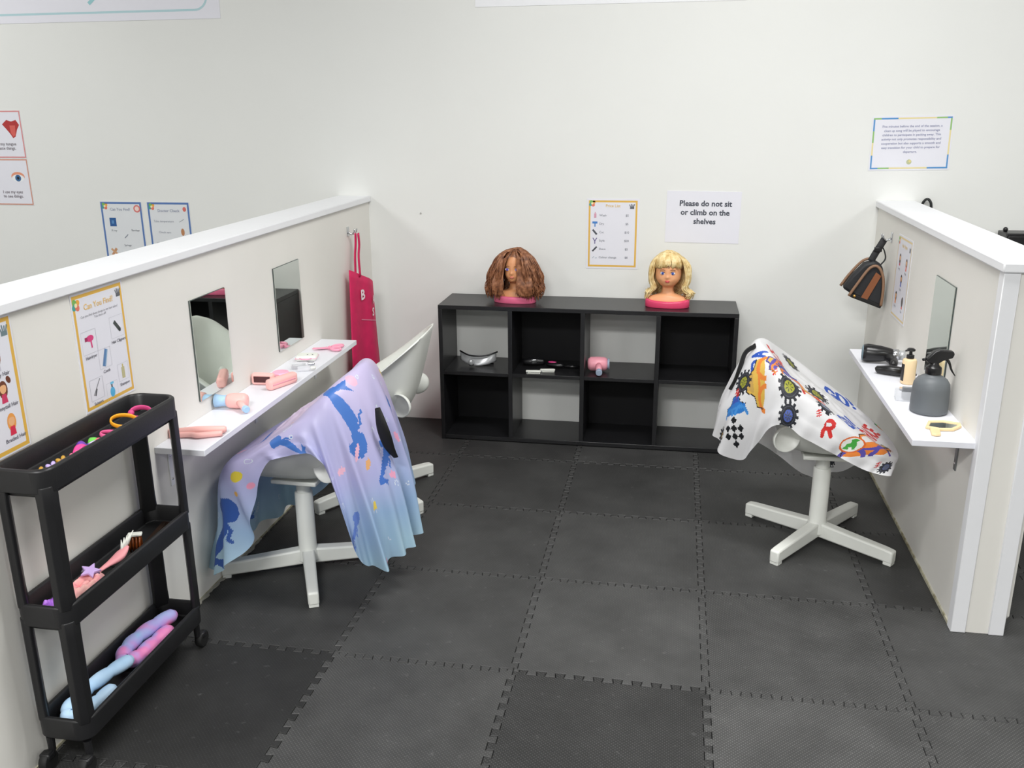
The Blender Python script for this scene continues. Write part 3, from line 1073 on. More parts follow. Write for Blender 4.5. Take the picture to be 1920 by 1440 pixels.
p.disc(0.003, 0.036, 0.005, 0.005, (220, 206, 140))
p.done()
# two blue bordered sheets behind the left partition
for k, (x, lab) in enumerate(((-2.232, 'blue bordered picture sheet left of its twin, behind the left partition'), (-1.988, 'blue bordered list sheet right of its twin, behind the left partition'))):
    p = Poster('activity_poster', lab, 'poster', (x, YW, 0.705), ROTB, 0.218, 0.306, mat('paper_dull', rgb(222, 225, 228), 0.4, noise=0.005), 'blue bordered sheets behind the left partition')
    p.frame(0.003, 0.009, (88, 120, 176))
    logo(p, -0.085, 0.283, 0.016)
    if k == 0:
        p.disc(0.082, 0.272, 0.018, 0.018, (214, 120, 116)); p.disc(0.082, 0.272, 0.011, 0.011, (238, 214, 206))
        p.text('Can You Find?', -0.006, 0.268, 0.018, (150, 156, 178), 0.01)
        p.rect(-0.068, 0.188, -0.034, 0.228, (46, 92, 150)); p.rect(-0.058, 0.200, -0.046, 0.216, (90, 140, 190))
        p.text('X-ray', -0.050, 0.168, 0.013, GREY); p.text('Bandage', 0.062, 0.170, 0.013, GREY); p.text('Syringe', 0.012, 0.098, 0.013, GREY)
        p.bar(0.0, 0.132, 0.02, 0.15, 0.004, (130, 136, 150))
        p.bar(-0.075, 0.050, -0.05, 0.082, 0.012, (196, 146, 110)); p.bar(-0.078, 0.080, -0.048, 0.054, 0.010, (206, 160, 120))
        p.disc(0.072, 0.066, 0.022, 0.013, (190, 70, 80)); p.disc(0.012, 0.05, 0.007, 0.006, (90, 92, 100))
    else:
        p.disc(0.082, 0.272, 0.009, 0.011, (214, 110, 100))
        p.text('Doctor Check', 0.0, 0.264, 0.019, (150, 156, 178), 0.012)
        for y, l in ((0.215, 'Take temperature'), (0.163, 'Check ears'), (0.110, 'Check heart beat')):
            p.text(l, -0.03, y, 0.014, (160, 164, 176), 0.004)
        p.bar(0.05, 0.212, 0.075, 0.226, 0.003, (160, 166, 172)); p.disc(0.062, 0.165, 0.009, 0.017, (186, 130, 90)); p.disc(0.065, 0.120, 0.009, 0.007, (120, 124, 132))
    p.done()
# senses cards at the left edge of the picture
for k, (z, lab) in enumerate(((1.210, 'upper sense card with a red mouth, on the wall at the far left'), (0.988, 'lower sense card with a blue eye, on the wall at the far left'))):
    p = Poster('sense_card', lab, 'poster', (-2.845, YW, z), ROTB, 0.305, 0.218, group='sense cards on the far left wall')
    p.frame(0.001, 0.006, (214, 140, 140) if k == 0 else (206, 150, 130))
    if k == 0:
        p.shape([(0.05, 0.155), (0.075, 0.175), (0.10, 0.168), (0.125, 0.175), (0.14, 0.152), (0.125, 0.130), (0.112, 0.098), (0.098, 0.092), (0.086, 0.112), (0.07, 0.132)], (176, 52, 52))
        p.shape([(0.088, 0.150), (0.118, 0.150), (0.114, 0.106), (0.100, 0.098), (0.090, 0.116)], (212, 96, 88))
        p.text('I use my tongue\nto taste things.', 0.045, 0.055, 0.020, (120, 112, 120), 0.012)
    else:
        p.disc(0.09, 0.135, 0.036, 0.022, (224, 150, 120)); p.disc(0.09, 0.128, 0.033, 0.017, (236, 238, 240)); p.disc(0.09, 0.128, 0.016, 0.016, (60, 104, 150)); p.disc(0.09, 0.128, 0.007, 0.007, (24, 30, 40))
        p.bar(-0.03, 0.17, -0.02, 0.14, 0.01, (90, 70, 60))
        p.text('I use my eyes\nto see things.', 0.05, 0.052, 0.020, (120, 112, 120), 0.012)
    p.done()
# big banners cut by the top of the picture
p = Poster('banner', 'large white banner with a thin teal line, high on the wall at top left', 'banner', (-2.45, YW, 1.808), ROTB, 1.635, 0.6)
TEAL = (176, 208, 214)
p.bar(-0.80, 0.037, 0.70, 0.037, 0.009, TEAL, 'line')
pts = [(0.70 + 0.06 * math.sin(a), 0.097 - 0.06 * math.cos(a)) for a in [k * PI / 16 for k in range(9)]]
for a, b in zip(pts[:-1], pts[1:]):
    p.bar(a[0], a[1], b[0], b[1], 0.009, TEAL, 'line')
p.bar(0.76, 0.097, 0.76, 0.55, 0.009, TEAL, 'line')
p.bar(0.19, 0.074, 0.30, 0.16, 0.016, (150, 200, 206), 'line')
p.done()
p = Poster('banner', 'plain white banner above the shelf, cut off by the top of the picture', 'banner', (0.06, YW, 1.826), ROTB, 1.1, 0.6, mat('banner_white', rgb(236, 237, 240), 0.5, noise=0.004))
p.done()


# posters on the partitions
def child_drawing(p, x, y, s, hair, top, skin=(236, 180, 130)):
    p.disc(x, y - s * 0.2, s * 1.0, s * 1.5, hair)
    p.disc(x, y, s * 0.72, s * 0.85, skin)
    p.shape([(x - s * 0.9, y + s * 0.25), (x - s * 0.5, y + s * 1.1), (x + s * 0.5, y + s * 1.1), (x + s * 0.9, y + s * 0.25), (x + s * 0.3, y + s * 0.6), (x - s * 0.3, y + s * 0.6)], hair)
    p.shape([(x - s * 0.7, y - s * 2.4), (x + s * 0.7, y - s * 2.4), (x + s * 0.5, y - s * 0.9), (x - s * 0.5, y - s * 0.9)], top)


XP = XL + 0.0002
ORAN = (224, 178, 78)
p = Poster('activity_poster', 'orange bordered hair tool poster on the left partition behind the black cart', 'poster', (XP, -0.089, 0.728), ROTL, 0.206, 0.290)
p.frame(0.005, 0.008, ORAN)
logo(p, -0.085, 0.263, 0.015)
tools_cup(p, 0.082, 0.263, 0.015)
p.text('Can You Find?', 0.0, 0.252, 0.020, (236, 196, 120), 0.012)
p.text('Can you find these things in our hair salon?\nTick them off!', 0.0, 0.227, 0.0085, (150, 150, 156), 0.0)
for (x, y, w, l) in ((-0.055, 0.168, 0.056, 'Hairdryer'), (0.060, 0.180, 0.054, 'Hair Clippers'), (-0.004, 0.115, 0.048, 'Comb'), (-0.052, 0.050, 0.052, 'Scissors'), (0.008, 0.026, 0.046, 'Spray Bottle'), (0.062, 0.062, 0.044, 'Shampoo')):
    for (a, b, c, d) in ((-1, -1, 1, -1), (1, -1, 1, 1), (1, 1, -1, 1), (-1, 1, -1, -1)):
        p.bar(x + a * w / 2, y + b * w / 2, x + c * w / 2, y + d * w / 2, 0.0008, (196, 196, 204), 'box')
    p.text(l, x, y - w / 2 - 0.009, 0.011, (110, 110, 120), 0.012)
x, y = -0.055, 0.170
p.disc(x + 0.004, y + 0.006, 0.014, 0.008, (214, 66, 126)); p.rect(x - 0.016, y + 0.001, x - 0.006, y + 0.011, (160, 40, 90)); p.bar(x + 0.006, y + 0.002, x + 0.008, y - 0.018, 0.005, (214, 66, 126))
p.bar(0.050, 0.194, 0.072, 0.168, 0.010, (66, 72, 70)); p.bar(0.066, 0.174, 0.073, 0.166, 0.005, (40, 44, 44))
p.bar(-0.012, 0.096, 0.004, 0.136, 0.012, (90, 130, 176)); p.bar(-0.006, 0.096, 0.008, 0.134, 0.004, (150, 180, 206))
p.bar(-0.066, 0.036, -0.036, 0.072, 0.003, (130, 130, 136)); p.bar(-0.060, 0.034, -0.052, 0.05, 0.005, (90, 90, 96))
p.disc(0.008, 0.024, 0.010, 0.013, (86, 176, 220)); p.rect(0.005, 0.036, 0.010, 0.047, (60, 60, 70)); p.bar(0.002, 0.047, 0.016, 0.047, 0.006, (110, 190, 226))
p.rect(0.055, 0.045, 0.068, 0.074, (190, 184, 140)); p.rect(0.059, 0.074, 0.064, 0.082, (200, 186, 120))
p.done()
p = Poster('activity_poster', 'orange bordered hairstyle poster at the left edge, nearest the camera on the left partition', 'poster', (XP, -0.495, 0.728), ROTL, 0.208, 0.292)
p.frame(0.004, 0.009, ORAN)
tools_cup(p, 0.080, 0.262, 0.017, (110, 130, 136))
p.text('Hair Styles', -0.01, 0.262, 0.022, (236, 196, 120), 0.012)
for (x, y, h, t_, l) in ((0.045, 0.205, (150, 110, 80), (200, 200, 210), 'Wavy Hair'), (-0.05, 0.205, (70, 50, 40), (90, 150, 200), 'Short Hair'), (0.050, 0.135, (110, 60, 40), (206, 60, 100), 'Ponytail Hair'), (-0.05, 0.135, (40, 34, 30), (240, 190, 80), 'Curly Hair'),
                        (0.058, 0.062, (236, 160, 80), (216, 50, 80), 'Braided Hair'), (-0.05, 0.062, (120, 80, 50), (90, 170, 120), 'Long Hair')):
    child_drawing(p, x, y + 0.008, 0.013, h, t_)
    p.text(l, x + 0.005, y - 0.032, 0.012, (110, 110, 120), 0.012)
p.disc(0.069, 0.158, 0.006, 0.009, (110, 60, 40), 30)
p.done()
p = Poster('activity_poster', 'gold bordered hairstyle poster on the right partition beside the tool pouch', 'poster', (XR - 0.0002, 1.431, 0.664), ROTR, 0.215, 0.304)
p.frame(0.006, 0.007, (226, 204, 150))
logo(p, -0.09, 0.282, 0.014)
tools_cup(p, 0.080, 0.268, 0.013)
p.text('Hair Styles', 0, 0.270, 0.018, (236, 206, 140), 0.012)
for (x, y, h, t_, l) in ((-0.05, 0.215, (70, 50, 50), (206, 60, 90), 'Long'), (0.05, 0.210, (90, 60, 50), (230, 120, 110), 'Plait'), (0.0, 0.145, (60, 50, 60), (90, 110, 190), 'Curly'), (-0.05, 0.075, (50, 44, 44), (236, 150, 90), 'Short'), (0.05, 0.072, (90, 80, 80), (230, 110, 110), 'Bun')):
    child_drawing(p, x, y + 0.008, 0.012, h, t_)
    p.text(l, x, y - 0.031, 0.012, (130, 130, 142), 0.01)
p.done()

# ------------------------------------------------------------------ doll styling heads
def bust_mesh(fw):
    """shoulders, neck and face lofted as one skin surface; front is -y. fw = face half width"""
    rows = [  # z, rx, ry, cy
        (0.022, 0.086, 0.040, 0.0), (0.034, 0.084, 0.038, 0.0), (0.045, 0.070, 0.034, 0.0), (0.052, 0.046, 0.030, 0.0), (0.058, 0.030, 0.026, 0.002), (0.068, 0.025, 0.024, 0.004), (0.082, 0.024, 0.024, 0.004),
        (0.090, 0.026, 0.028, 0.0), (0.094, 0.030, 0.036, -0.006), (0.100, fw * 0.66, 0.044, -0.006), (0.108, fw * 0.80, 0.050, -0.005), (0.120, fw * 0.94, 0.055, -0.003), (0.134, fw * 1.0, 0.058, 0.0),
        (0.148, fw * 1.0, 0.060, 0.001), (0.164, fw * 0.99, 0.061, 0.002), (0.180, fw * 0.95, 0.060, 0.003), (0.196, fw * 0.84, 0.055, 0.004), (0.210, fw * 0.64, 0.044, 0.005), (0.220, fw * 0.36, 0.026, 0.006), (0.223, 0.004, 0.004, 0.006)]
    n = 44
    R = []
    for z, rx, ry, cy in catmull(rows, 3):
        ring = []
        for k in range(n):
            a = 2 * PI * k / n
            x, y = rx * math.cos(a), cy + ry * math.sin(a)
            if z > 0.09 and math.sin(a) < -0.4:
                f = lambda cx, cz, sx, sz: math.exp(-((x - cx) / sx) ** 2 - ((z - cz) / sz) ** 2)
                y -= 0.0105 * f(0, 0.133, 0.0065, 0.006) + 0.005 * f(0, 0.145, 0.004, 0.012)          # nose
                y -= 0.0035 * f(0, 0.117, 0.012, 0.005) + 0.004 * f(0, 0.101, 0.012, 0.006)             # lips, chin
                y += 0.0045 * (f(0.020, 0.150, 0.011, 0.007) + f(-0.020, 0.150, 0.011, 0.007))            # eye sockets
                y -= 0.003 * (f(0.028, 0.126, 0.012, 0.012) + f(-0.028, 0.126, 0.012, 0.012))             # cheeks
            ring.append(Vector((x, y, z)))
        R.append(ring)
    m = MB()
    m.rings(R)
    return m


def strand(m, path, r0, r1, n=4):
    P = catmull(path, 4)
    k = len(P)
    m.tube(P, [(r0 + (r1 - r0) * i / (k - 1)) * (1.0 if 0 < i < k - 1 else 0.35) for i in range(k)], n)


def doll_head(label, loc, rz, fw, skin, lips, hair_m, base_m, eye, kind):
    r = thing('styling_head', label, 'doll head', loc, (0, 0, math.radians(rz)))
    # pink moulded bust base, a curved band that dips at the front
    m = MB()
    R = []
    for z, k in ((0.0, 0.97), (0.003, 1.0), (0.02, 1.0), (0.028, 0.965), (0.024, 0.9)):
        ring = []
        for q in range(48):
            a = 2 * PI * q / 48
            dip = 0.010 * max(0, -math.sin(a)) if z > 0.01 else 0.0
            ring.append(Vector((0.093 * k * math.cos(a), 0.052 * k * math.copysign(abs(math.sin(a)) ** 0.8, math.sin(a)), z + (0.012 - dip if z > 0.01 else 0))))
        R.append(ring)
    m.rings(R)
    m.build('base', base_m, r, smooth=True)
    sk = bust_mesh(fw).build('bust', skin, r, smooth=True)
    white = ink(238, 236, 232)
    for s in (-1, 1):
        e = MB().ball((s * 0.0205, -0.0515, 0.150), (0.0100, 0.0045, 0.0068), 14, 8).build('eye', white, r, smooth=True)
        MB().ball((s * 0.0205, -0.0550, 0.150), (0.0056, 0.0018, 0.0058), 12, 6).build('iris', ink(*eye), e, smooth=True)
        MB().ball((s * 0.0205, -0.0564, 0.150), (0.0022, 0.0008, 0.0022), 10, 5).build('pupil', ink(20, 24, 40), e, smooth=True)
        MB().tube(catmull([(s * 0.030, -0.0500, 0.1525), (s * 0.021, -0.0555, 0.1560), (s * 0.012, -0.0550, 0.1525)], 4), 0.0010, 6).build('eyelash', ink(60, 40, 44), e, smooth=True)
        MB().tube(catmull([(s * 0.031, -0.050, 0.162), (s * 0.021, -0.0575, 0.1665), (s * 0.011, -0.0585, 0.164)], 4), 0.0011, 6).build('eyebrow', ink(150, 96, 60), r, smooth=True)
    MB().ball((0, -0.0590, 0.1190), (0.0105, 0.0036, 0.0027), 14, 6).build('upper_lip', lips, r, smooth=True)
    MB().ball((0, -0.0592, 0.1150), (0.0088, 0.0040, 0.0030), 14, 6).build('lower_lip', lips, r, smooth=True)
    # hair: scalp cap and many locks
    rr = random.Random(11 if kind == 'brown' else 23)
    h = MB()
    for q in range(700):
        a = rr.uniform(-0.35, PI + 0.35)          # around the head, -y (face) left open
        if kind == 'brown' and rr.random() < 0.30:
            a = rr.choice([-1, 1]) * 0.0 + (rr.uniform(-0.85, -0.1) if rr.random() < 0.5 else rr.uniform(PI + 0.1, PI + 0.85))
        ca, sa = math.cos(a), math.sin(a)
        top = (rr.uniform(-0.010, 0.010) + (0.012 if kind == 'brown' else 0), 0.004 + rr.uniform(-0.03, 0.02), 0.226 + rr.uniform(0, 0.010))
        if kind == 'brown':
            flare = rr.uniform(0.085, 0.118) * (1.0 if sa > -0.3 else 0.9)
            depth = rr.uniform(0.070, 0.090)
            zb = rr.uniform(0.012, 0.055)
            wv = rr.uniform(-0.012, 0.012)
            path = [top, (ca * 0.052 + wv * 0.3, 0.004 + sa * 0.052, 0.215), (ca * flare * 0.80, sa * depth * 0.95, rr.uniform(0.155, 0.18)), (ca * flare + wv, sa * depth, rr.uniform(0.095, 0.12)),
                    (ca * (flare + rr.uniform(0.0, 0.014)) - wv, sa * depth * 0.95, 0.065 + rr.uniform(-0.01, 0.01)), (ca * flare + rr.uniform(-0.015, 0.012), sa * depth * 0.85, zb)]
            strand(h, path, 0.0031, 0.0014)
        else:
            flare = rr.uniform(0.060, 0.078) + (0.012 if ca > 0.2 else 0)
            depth = rr.uniform(0.066, 0.076)
            zb = rr.uniform(0.030, 0.075)
            cu = rr.uniform(0.004, 0.012)
            out = (0.030 if ca > 0.2 else 0.016)
            path = [top, (ca * 0.050, 0.006 + sa * 0.052, 0.212), (ca * flare, sa * depth, rr.uniform(0.150, 0.175)), (ca * (flare + 0.002), sa * depth, rr.uniform(0.105, 0.12)),
                    (ca * (flare - cu), sa * depth * 0.98, 0.082), (ca * (flare + out * rr.uniform(0.3, 0.9)), sa * depth * 1.02, 0.060), (ca * (flare + out * rr.uniform(0.2, 0.8)) - cu, sa * depth, zb)]
            strand(h, path, 0.0034, 0.0018)
    if kind == 'blonde':                          # fringe
        for q in range(70):
            x = rr.uniform(-0.042, 0.042)
            strand(h, [(x * 0.4, -0.018, 0.232), (x * 0.8, -0.050 + abs(x) * 0.3, 0.215), (x + 0.004, -0.066 + abs(x) * 0.45, 0.193), (x * 1.12 + rr.uniform(-0.006, 0.006), -0.063 + abs(x) * 0.55, rr.uniform(0.172, 0.182) - abs(x) * 0.25)], 0.0042, 0.002)
    else:                                         # centre parting falling past the cheeks
        for q in range(190):
            s = rr.choice([-1, 1, 1])
            lo = 0.030 if s < 0 else 0.020
            w = rr.uniform(lo, 0.062)
            strand(h, [(0.006 * s + 0.004, -0.026, 0.232), (0.018 * s + 0.006, -0.052, 0.212), (w * s, -0.064 + w * 0.35, 0.172), (w * 1.25 * s, -0.066 + w * 0.3, 0.125), (w * 1.35 * s + rr.uniform(-0.01, 0.01), -0.066, 0.08), (w * 1.3 * s + rr.uniform(-0.012, 0.012), -0.062, rr.uniform(0.03, 0.05))], 0.0030, 0.0014)
    h.lathe([(0.058, 0.165), (0.059, 0.185), (0.054, 0.205), (0.04, 0.222), (0.02, 0.231), (0.002, 0.233)], 28, T(0, 0.008, 0) @ Matrix.Diagonal((fw / 0.052, 1.0, 1.0, 1.0)))
    h.build('hair', hair_m, r, smooth=True)
    return r


SKIN1 = mat('doll_skin', rgb(232, 168, 122), 0.42, noise=0.03, sss=0.1)
SKIN2 = mat('doll_skin_tan', rgb(216, 152, 106), 0.45, noise=0.03, sss=0.1)
HAIR_B = ramp_mat('brown_hair', [(0.25, rgb(88, 52, 34)), (0.5, rgb(138, 88, 58)), (0.75, rgb(182, 128, 92))], 60, 0.42)
HAIR_Y = ramp_mat('blonde_hair', [(0.25, rgb(196, 160, 96)), (0.5, rgb(230, 204, 146)), (0.75, rgb(248, 232, 186))], 60, 0.36)
doll_head('doll styling head with bushy brown hair, left on top of the black shelf', (-0.303, 1.80, SH), -4, 0.042, SKIN2, mat('lip_tan', rgb(206, 120, 100), 0.4), HAIR_B, mat('pale_pink_base', rgb(222, 104, 140), 0.4), (110, 90, 190), 'brown')
doll_head('doll styling head with blonde hair and fringe, right on top of the black shelf', (0.352, 1.795, SH), -3, 0.053, SKIN1, mat('lip_rose', rgb(206, 84, 84), 0.4), HAIR_Y, mat('hot_pink_base', rgb(222, 70, 110), 0.25), (70, 96, 190), 'blonde')

# ------------------------------------------------------------------ toys standing in the cube shelf
ZS = ZM + 0.016


def toy_dryer(label, loc, rz, body_m, tip_m, scale=1.0, sgn=1, ha=0.0, nozzle=0.03):
    """gun shaped hair dryer lying on its side: barrel along sgn * x, handle along -y turned by ha degrees"""
    s = scale
    r = thing('hair_dryer', label, 'hair dryer', loc, (0, 0, math.radians(rz)))
    zc = 0.0305 * s
    Mx = T(0, 0, zc) @ RY(90 * sgn)
    b = MB().lathe([(0.012 * s, -0.046 * s), (0.022 * s, -0.043 * s), (0.029 * s, -0.032 * s), (0.030 * s, 0.0), (0.028 * s, 0.026 * s), (0.022 * s, 0.036 * s)], 24, Mx).build('barrel', body_m, r, smooth=True)
    MB().lathe([(0.022 * s, 0.034 * s), (0.021 * s, (0.036 + nozzle * 0.4) * s), (0.026 * s, (0.036 + nozzle) * s), (0.024 * s, (0.036 + nozzle) * s), (0.012 * s, 0.04 * s)], 20, Mx).build('nozzle', tip_m, b, smooth=True)
    M = RZ(ha)
    V = lambda *p: tuple(M @ Vector(p))
    h = MB().tube([V(0, -0.018 * s, zc), V(0, -0.05 * s, zc * 0.85), V(0, -0.075 * s, 0.018 * s)], [0.014 * s, 0.0125 * s, 0.0125 * s], 14).build('handle', body_m, r, smooth=True)
    MB().tube([V(0, -0.073 * s, 0.0185 * s), V(0, -0.092 * s, 0.0165 * s)], [0.0138 * s, 0.0132 * s], 14).build('handle_tip', tip_m, h, bevel=0.002)
    return r


toy_dryer('pink toy hair dryer with grey tip inside the third top cube of the black shelf', (0.068, 1.785, ZS + 0.001), 6, PINK2, mat('grey_blue_plastic', rgb(150, 165, 185), 0.4), 1.05, nozzle=0.008)
# silver visor in the first cube: a shallow curved tray with dark rim and a nub
r = thing('toy_visor', 'silver curved toy visor with dark rim in the first top cube', 'toy', (-0.475, 1.78, ZS + 0.001))
SILV = mat('silver_plastic', rgb(186, 188, 190), 0.28, metal=0.4, noise=0.03)
MB().grid(lambda u, v: ((-0.082 + 0.164 * u), -0.045 * math.sin(PI * u) * (0.25 + 0.75 * (1 - v)) + 0.035, 0.005 + 0.040 * v ** 0.8 + 0.012 * (2 * u - 1) ** 2), 25, 9).build('shield', SILV, r, smooth=True, solid=0.003)
MB().tube(catmull([(-0.085, 0.038, 0.058), (-0.04, 0.008, 0.048), (0, 0.0, 0.046), (0.04, 0.008, 0.048), (0.088, 0.036, 0.060)], 5), 0.0035, 8).build('rim', BLK, r, smooth=True)
MB().lathe([(0.013, 0.0), (0.014, 0.01), (0.010, 0.022), (0.003, 0.027)], 14, T(-0.022, -0.012, 0.013) @ RX(35)).build('nub', SILV, r, smooth=True)
MB().tube([(-0.012, 0.030, 0.004), (0.07, 0.034, 0.004)], 0.004, 8).build('stand', BLK, r, smooth=True)
# odds and ends in the second cube
WCH = mat('white_clip', rgb(232, 234, 226), 0.45, noise=0.02)
for (x, y, rz, lab) in ((-0.208, 1.705, 4, 'thin white hair clip lying left at the front edge of the second top cube'), (-0.150, 1.735, 8, 'white hair clip lying right of a thinner one in the second top cube')):
    r = thing('hair_clip', lab, 'hair clip', (x, y, ZS), (0, 0, math.radians(rz)), 'white hair clips in the black shelf')
    MB().prism([(-0.032, -0.006), (0.026, -0.009), (0.033, -0.004), (0.033, 0.004), (0.026, 0.009), (-0.032, 0.006)], 0.006, 0.014).build('upper_jaw', WCH, r, bevel=0.002)
    MB().prism([(-0.030, -0.005), (0.030, -0.006), (0.030, 0.006), (-0.030, 0.005)], 0.0, 0.005).build('lower_jaw', WCH, r, bevel=0.001)
    MB().tube([(-0.026, -0.007, 0.006), (-0.026, 0.007, 0.006)], 0.003, 8).build('hinge_pin', CHROME, r)
r = thing('hair_clippers', 'black toy clippers with a silver head at the back of the second top cube', 'clippers', (-0.225, 1.82, ZS), (0, 0, 0.3))
MB().tube(catmull([(-0.045, 0.01, 0.018), (0, 0, 0.022), (0.05, -0.004, 0.020)], 5), [0.012, 0.014, 0.016, 0.017, 0.018, 0.018, 0.018, 0.017, 0.016, 0.015, 0.014], 12).build('body', BLK, r, smooth=True)
MB().box((-0.012, -0.022, 0.018), (0.014, -0.014, 0.036)).build('blade', CHROME, r, bevel=0.002)
r = thing('hair_brush', 'black hair brush with a pink back, lying in the second top cube', 'brush', (-0.125, 1.80, ZS), (0, 0, -0.15))
MB().ball((0, 0, 0.016), (0.045, 0.018, 0.013), 16, 8).build('head', BLK, r, smooth=True)
MB().tube([(0.04, 0, 0.014), (0.11, 0.01, 0.011)], [0.008, 0.006], 10).build('handle', BLK, r, smooth=True)
MB().ball((-0.012, 0, 0.027), (0.022, 0.010, 0.004), 12, 6).build('pink_back', mat('magenta_plastic', rgb(196, 60, 120), 0.4), r, smooth=True)

# ------------------------------------------------------------------ black rolling cart
CX0, CX1, CY0, CY1 = -0.988, -0.855, -0.545, -0.02
cx, cy = (CX0 + CX1) / 2, (CY0 + CY1) / 2
cart = thing('rolling_cart', 'narrow black three-tier rolling cart full of hair accessories', 'cart', (cx, cy, 0))
hx, hy = (CX1 - CX0) / 2, (CY1 - CY0) / 2


def rr_loop(hx, hy, r, z, n=6):
    out = []
    for (sx, sy, a0) in ((1, 1, 0), (-1, 1, 90), (-1, -1, 180), (1, -1, 270)):
        for k in range(n + 1):
            a = math.radians(a0 + 90 * k / n)
            out.append(Vector((sx * (hx - r) + r * math.cos(a), sy * (hy - r) + r * math.sin(a), z)))
    return out


TIER = ((0.733, 0.052), (0.422, 0.052), (0.140, 0.052))
for zt, dp in TIER:
    m = MB()
    R = [rr_loop(hx - 0.014, hy - 0.014, 0.026, zt - dp - 0.012), rr_loop(hx - 0.013, hy - 0.013, 0.026, zt - dp + 0.002), rr_loop(hx - 0.001, hy - 0.001, 0.032, zt - dp), rr_loop(hx, hy, 0.034, zt - 0.004), rr_loop(hx - 0.003, hy - 0.003, 0.034, zt), rr_loop(hx - 0.009, hy - 0.009, 0.030, zt),
         rr_loop(hx - 0.012, hy - 0.012, 0.028, zt - 0.005), rr_loop(hx - 0.014, hy - 0.014, 0.026, zt - 0.042), rr_loop(hx - 0.018, hy - 0.018, 0.022, zt - 0.045)]
    m.rings(R)
    tr = m.build('tray', CART_BLACK, cart, smooth=False, bevel=0.0015)
    for y in (-0.45, 0.0, 0.45):
        MB().box((-hx + 0.03, y * hy - 0.002, zt - 0.0455), (hx - 0.03, y * hy + 0.002, zt - 0.0435)).build('floor_rib', CART_BLACK, tr)
for sx in (-1, 1):
    for sy in (-1, 1):
        for (za, zb) in ((0.420, 0.684), (0.138, 0.372)):
            R = []
            for z, k in ((za - 0.01, 1.0), (za + 0.03, 0.9), (zb - 0.03, 0.92), (zb + 0.01, 1.0)):
                w, d = 0.018 * k, 0.024 * k
                x1, y1 = sx * (hx - 0.003), sy * (hy - 0.003)
                R.append([Vector((x1, y1 - sy * 0.012, z)), Vector((x1 - sx * 0.012, y1, z)), Vector((x1 - sx * (0.012 + w), y1, z)), Vector((x1 - sx * (0.014 + w), y1 - sy * 0.008, z)), Vector((x1 - sx * 0.010, y1 - sy * (0.014 + d), z)), Vector((x1, y1 - sy * (0.012 + d), z))])
            MB().rings(R).build('post', CART_BLACK, cart, bevel=0.002)
        c = MB().lathe([(0.008, 0.040), (0.009, 0.078)], 12, T(sx * (hx - 0.02), sy * (hy - 0.02), 0)).build('caster', CART_BLACK, cart)
        wx, wy = sx * (hx - 0.018), sy * (hy - 0.004)
        MB().lathe([(0.004, -0.010), (0.021, -0.010), (0.0235, -0.007), (0.0235, 0.007), (0.021, 0.010), (0.004, 0.010)], 20, T(wx, wy, 0.0235) @ RY(90) @ RX(0)).build('wheel', RUBBER, c, bevel=0.001)
        MB().box((wx - 0.013, wy - 0.012, 0.030), (wx + 0.013, wy + 0.010, 0.046)).build('fork', CART_BLACK, c, bevel=0.004)

# things in the cart; floor heights of the three trays
Z1, Z2, Z3 = 0.733 - 0.043, 0.422 - 0.043, 0.140 - 0.043


def ring_band(name, label, cat, loc, r, w, m, tilt=(0, 0, 0), flat=0.4, group=None):
    t_ = thing(name, label, cat, loc, tilt, group)
    M = MB()
    n = 30
    P = [Vector((r * math.cos(2 * PI * k / n), r * 0.8 * math.sin(2 * PI * k / n), 0)) for k in range(n)]
    rings = []
    for k in range(n):
        rad = P[k].normalized()
        rings.append([P[k] + rad * (w * flat * math.cos(2 * PI * q / 8)) + Vector((0, 0, w * math.sin(2 * PI * q / 8) + w)) for q in range(8)])
    vs = [v for q in rings for v in q]
    fs = [(k * 8 + q, k * 8 + (q + 1) % 8, ((k + 1) % n) * 8 + (q + 1) % 8, ((k + 1) % n) * 8 + q) for k in range(n) for q in range(8)]
    M.add(vs, fs)
    M.build('band', m, t_, smooth=True)
    return t_


b = ring_band('headband', 'orange hair band in the top tray of the black cart', 'hair band', (-0.915, -0.175, Z1 + 0.016), 0.030, 0.006, mat('orange_band', rgb(246, 168, 36), 0.5), (0.30, 0.15, 0.4))
MB().tube([(0.012, -0.022, 0.006), (0.026, -0.030, 0.012)], [0.006, 0.004], 8).build('tail', MATS['orange_band'], b, smooth=True)
b = ring_band('headband', 'magenta hair band behind the orange one in the top tray of the cart', 'hair band', (-0.912, -0.105, Z1 + 0.012), 0.026, 0.008, mat('magenta_band', rgb(206, 70, 130), 0.6), (0.35, 0.1, 0))
MB().ball((-0.02, -0.01, 0.012), (0.008, 0.008, 0.008), 10, 6).build('bead', MATS['magenta_band'], b, smooth=True)
b = ring_band('headband', 'pink hair band under the orange one in the top tray of the cart', 'hair band', (-0.915, -0.235, Z1 + 0.004), 0.022, 0.005, mat('pink_band', rgb(236, 96, 150), 0.6), (0.1, 0.2, 0.9))
MB().ball((0.024, 0.0, 0.006), (0.012, 0.006, 0.004), 10, 6).build('green_tag', ink(120, 200, 90), b, smooth=True)
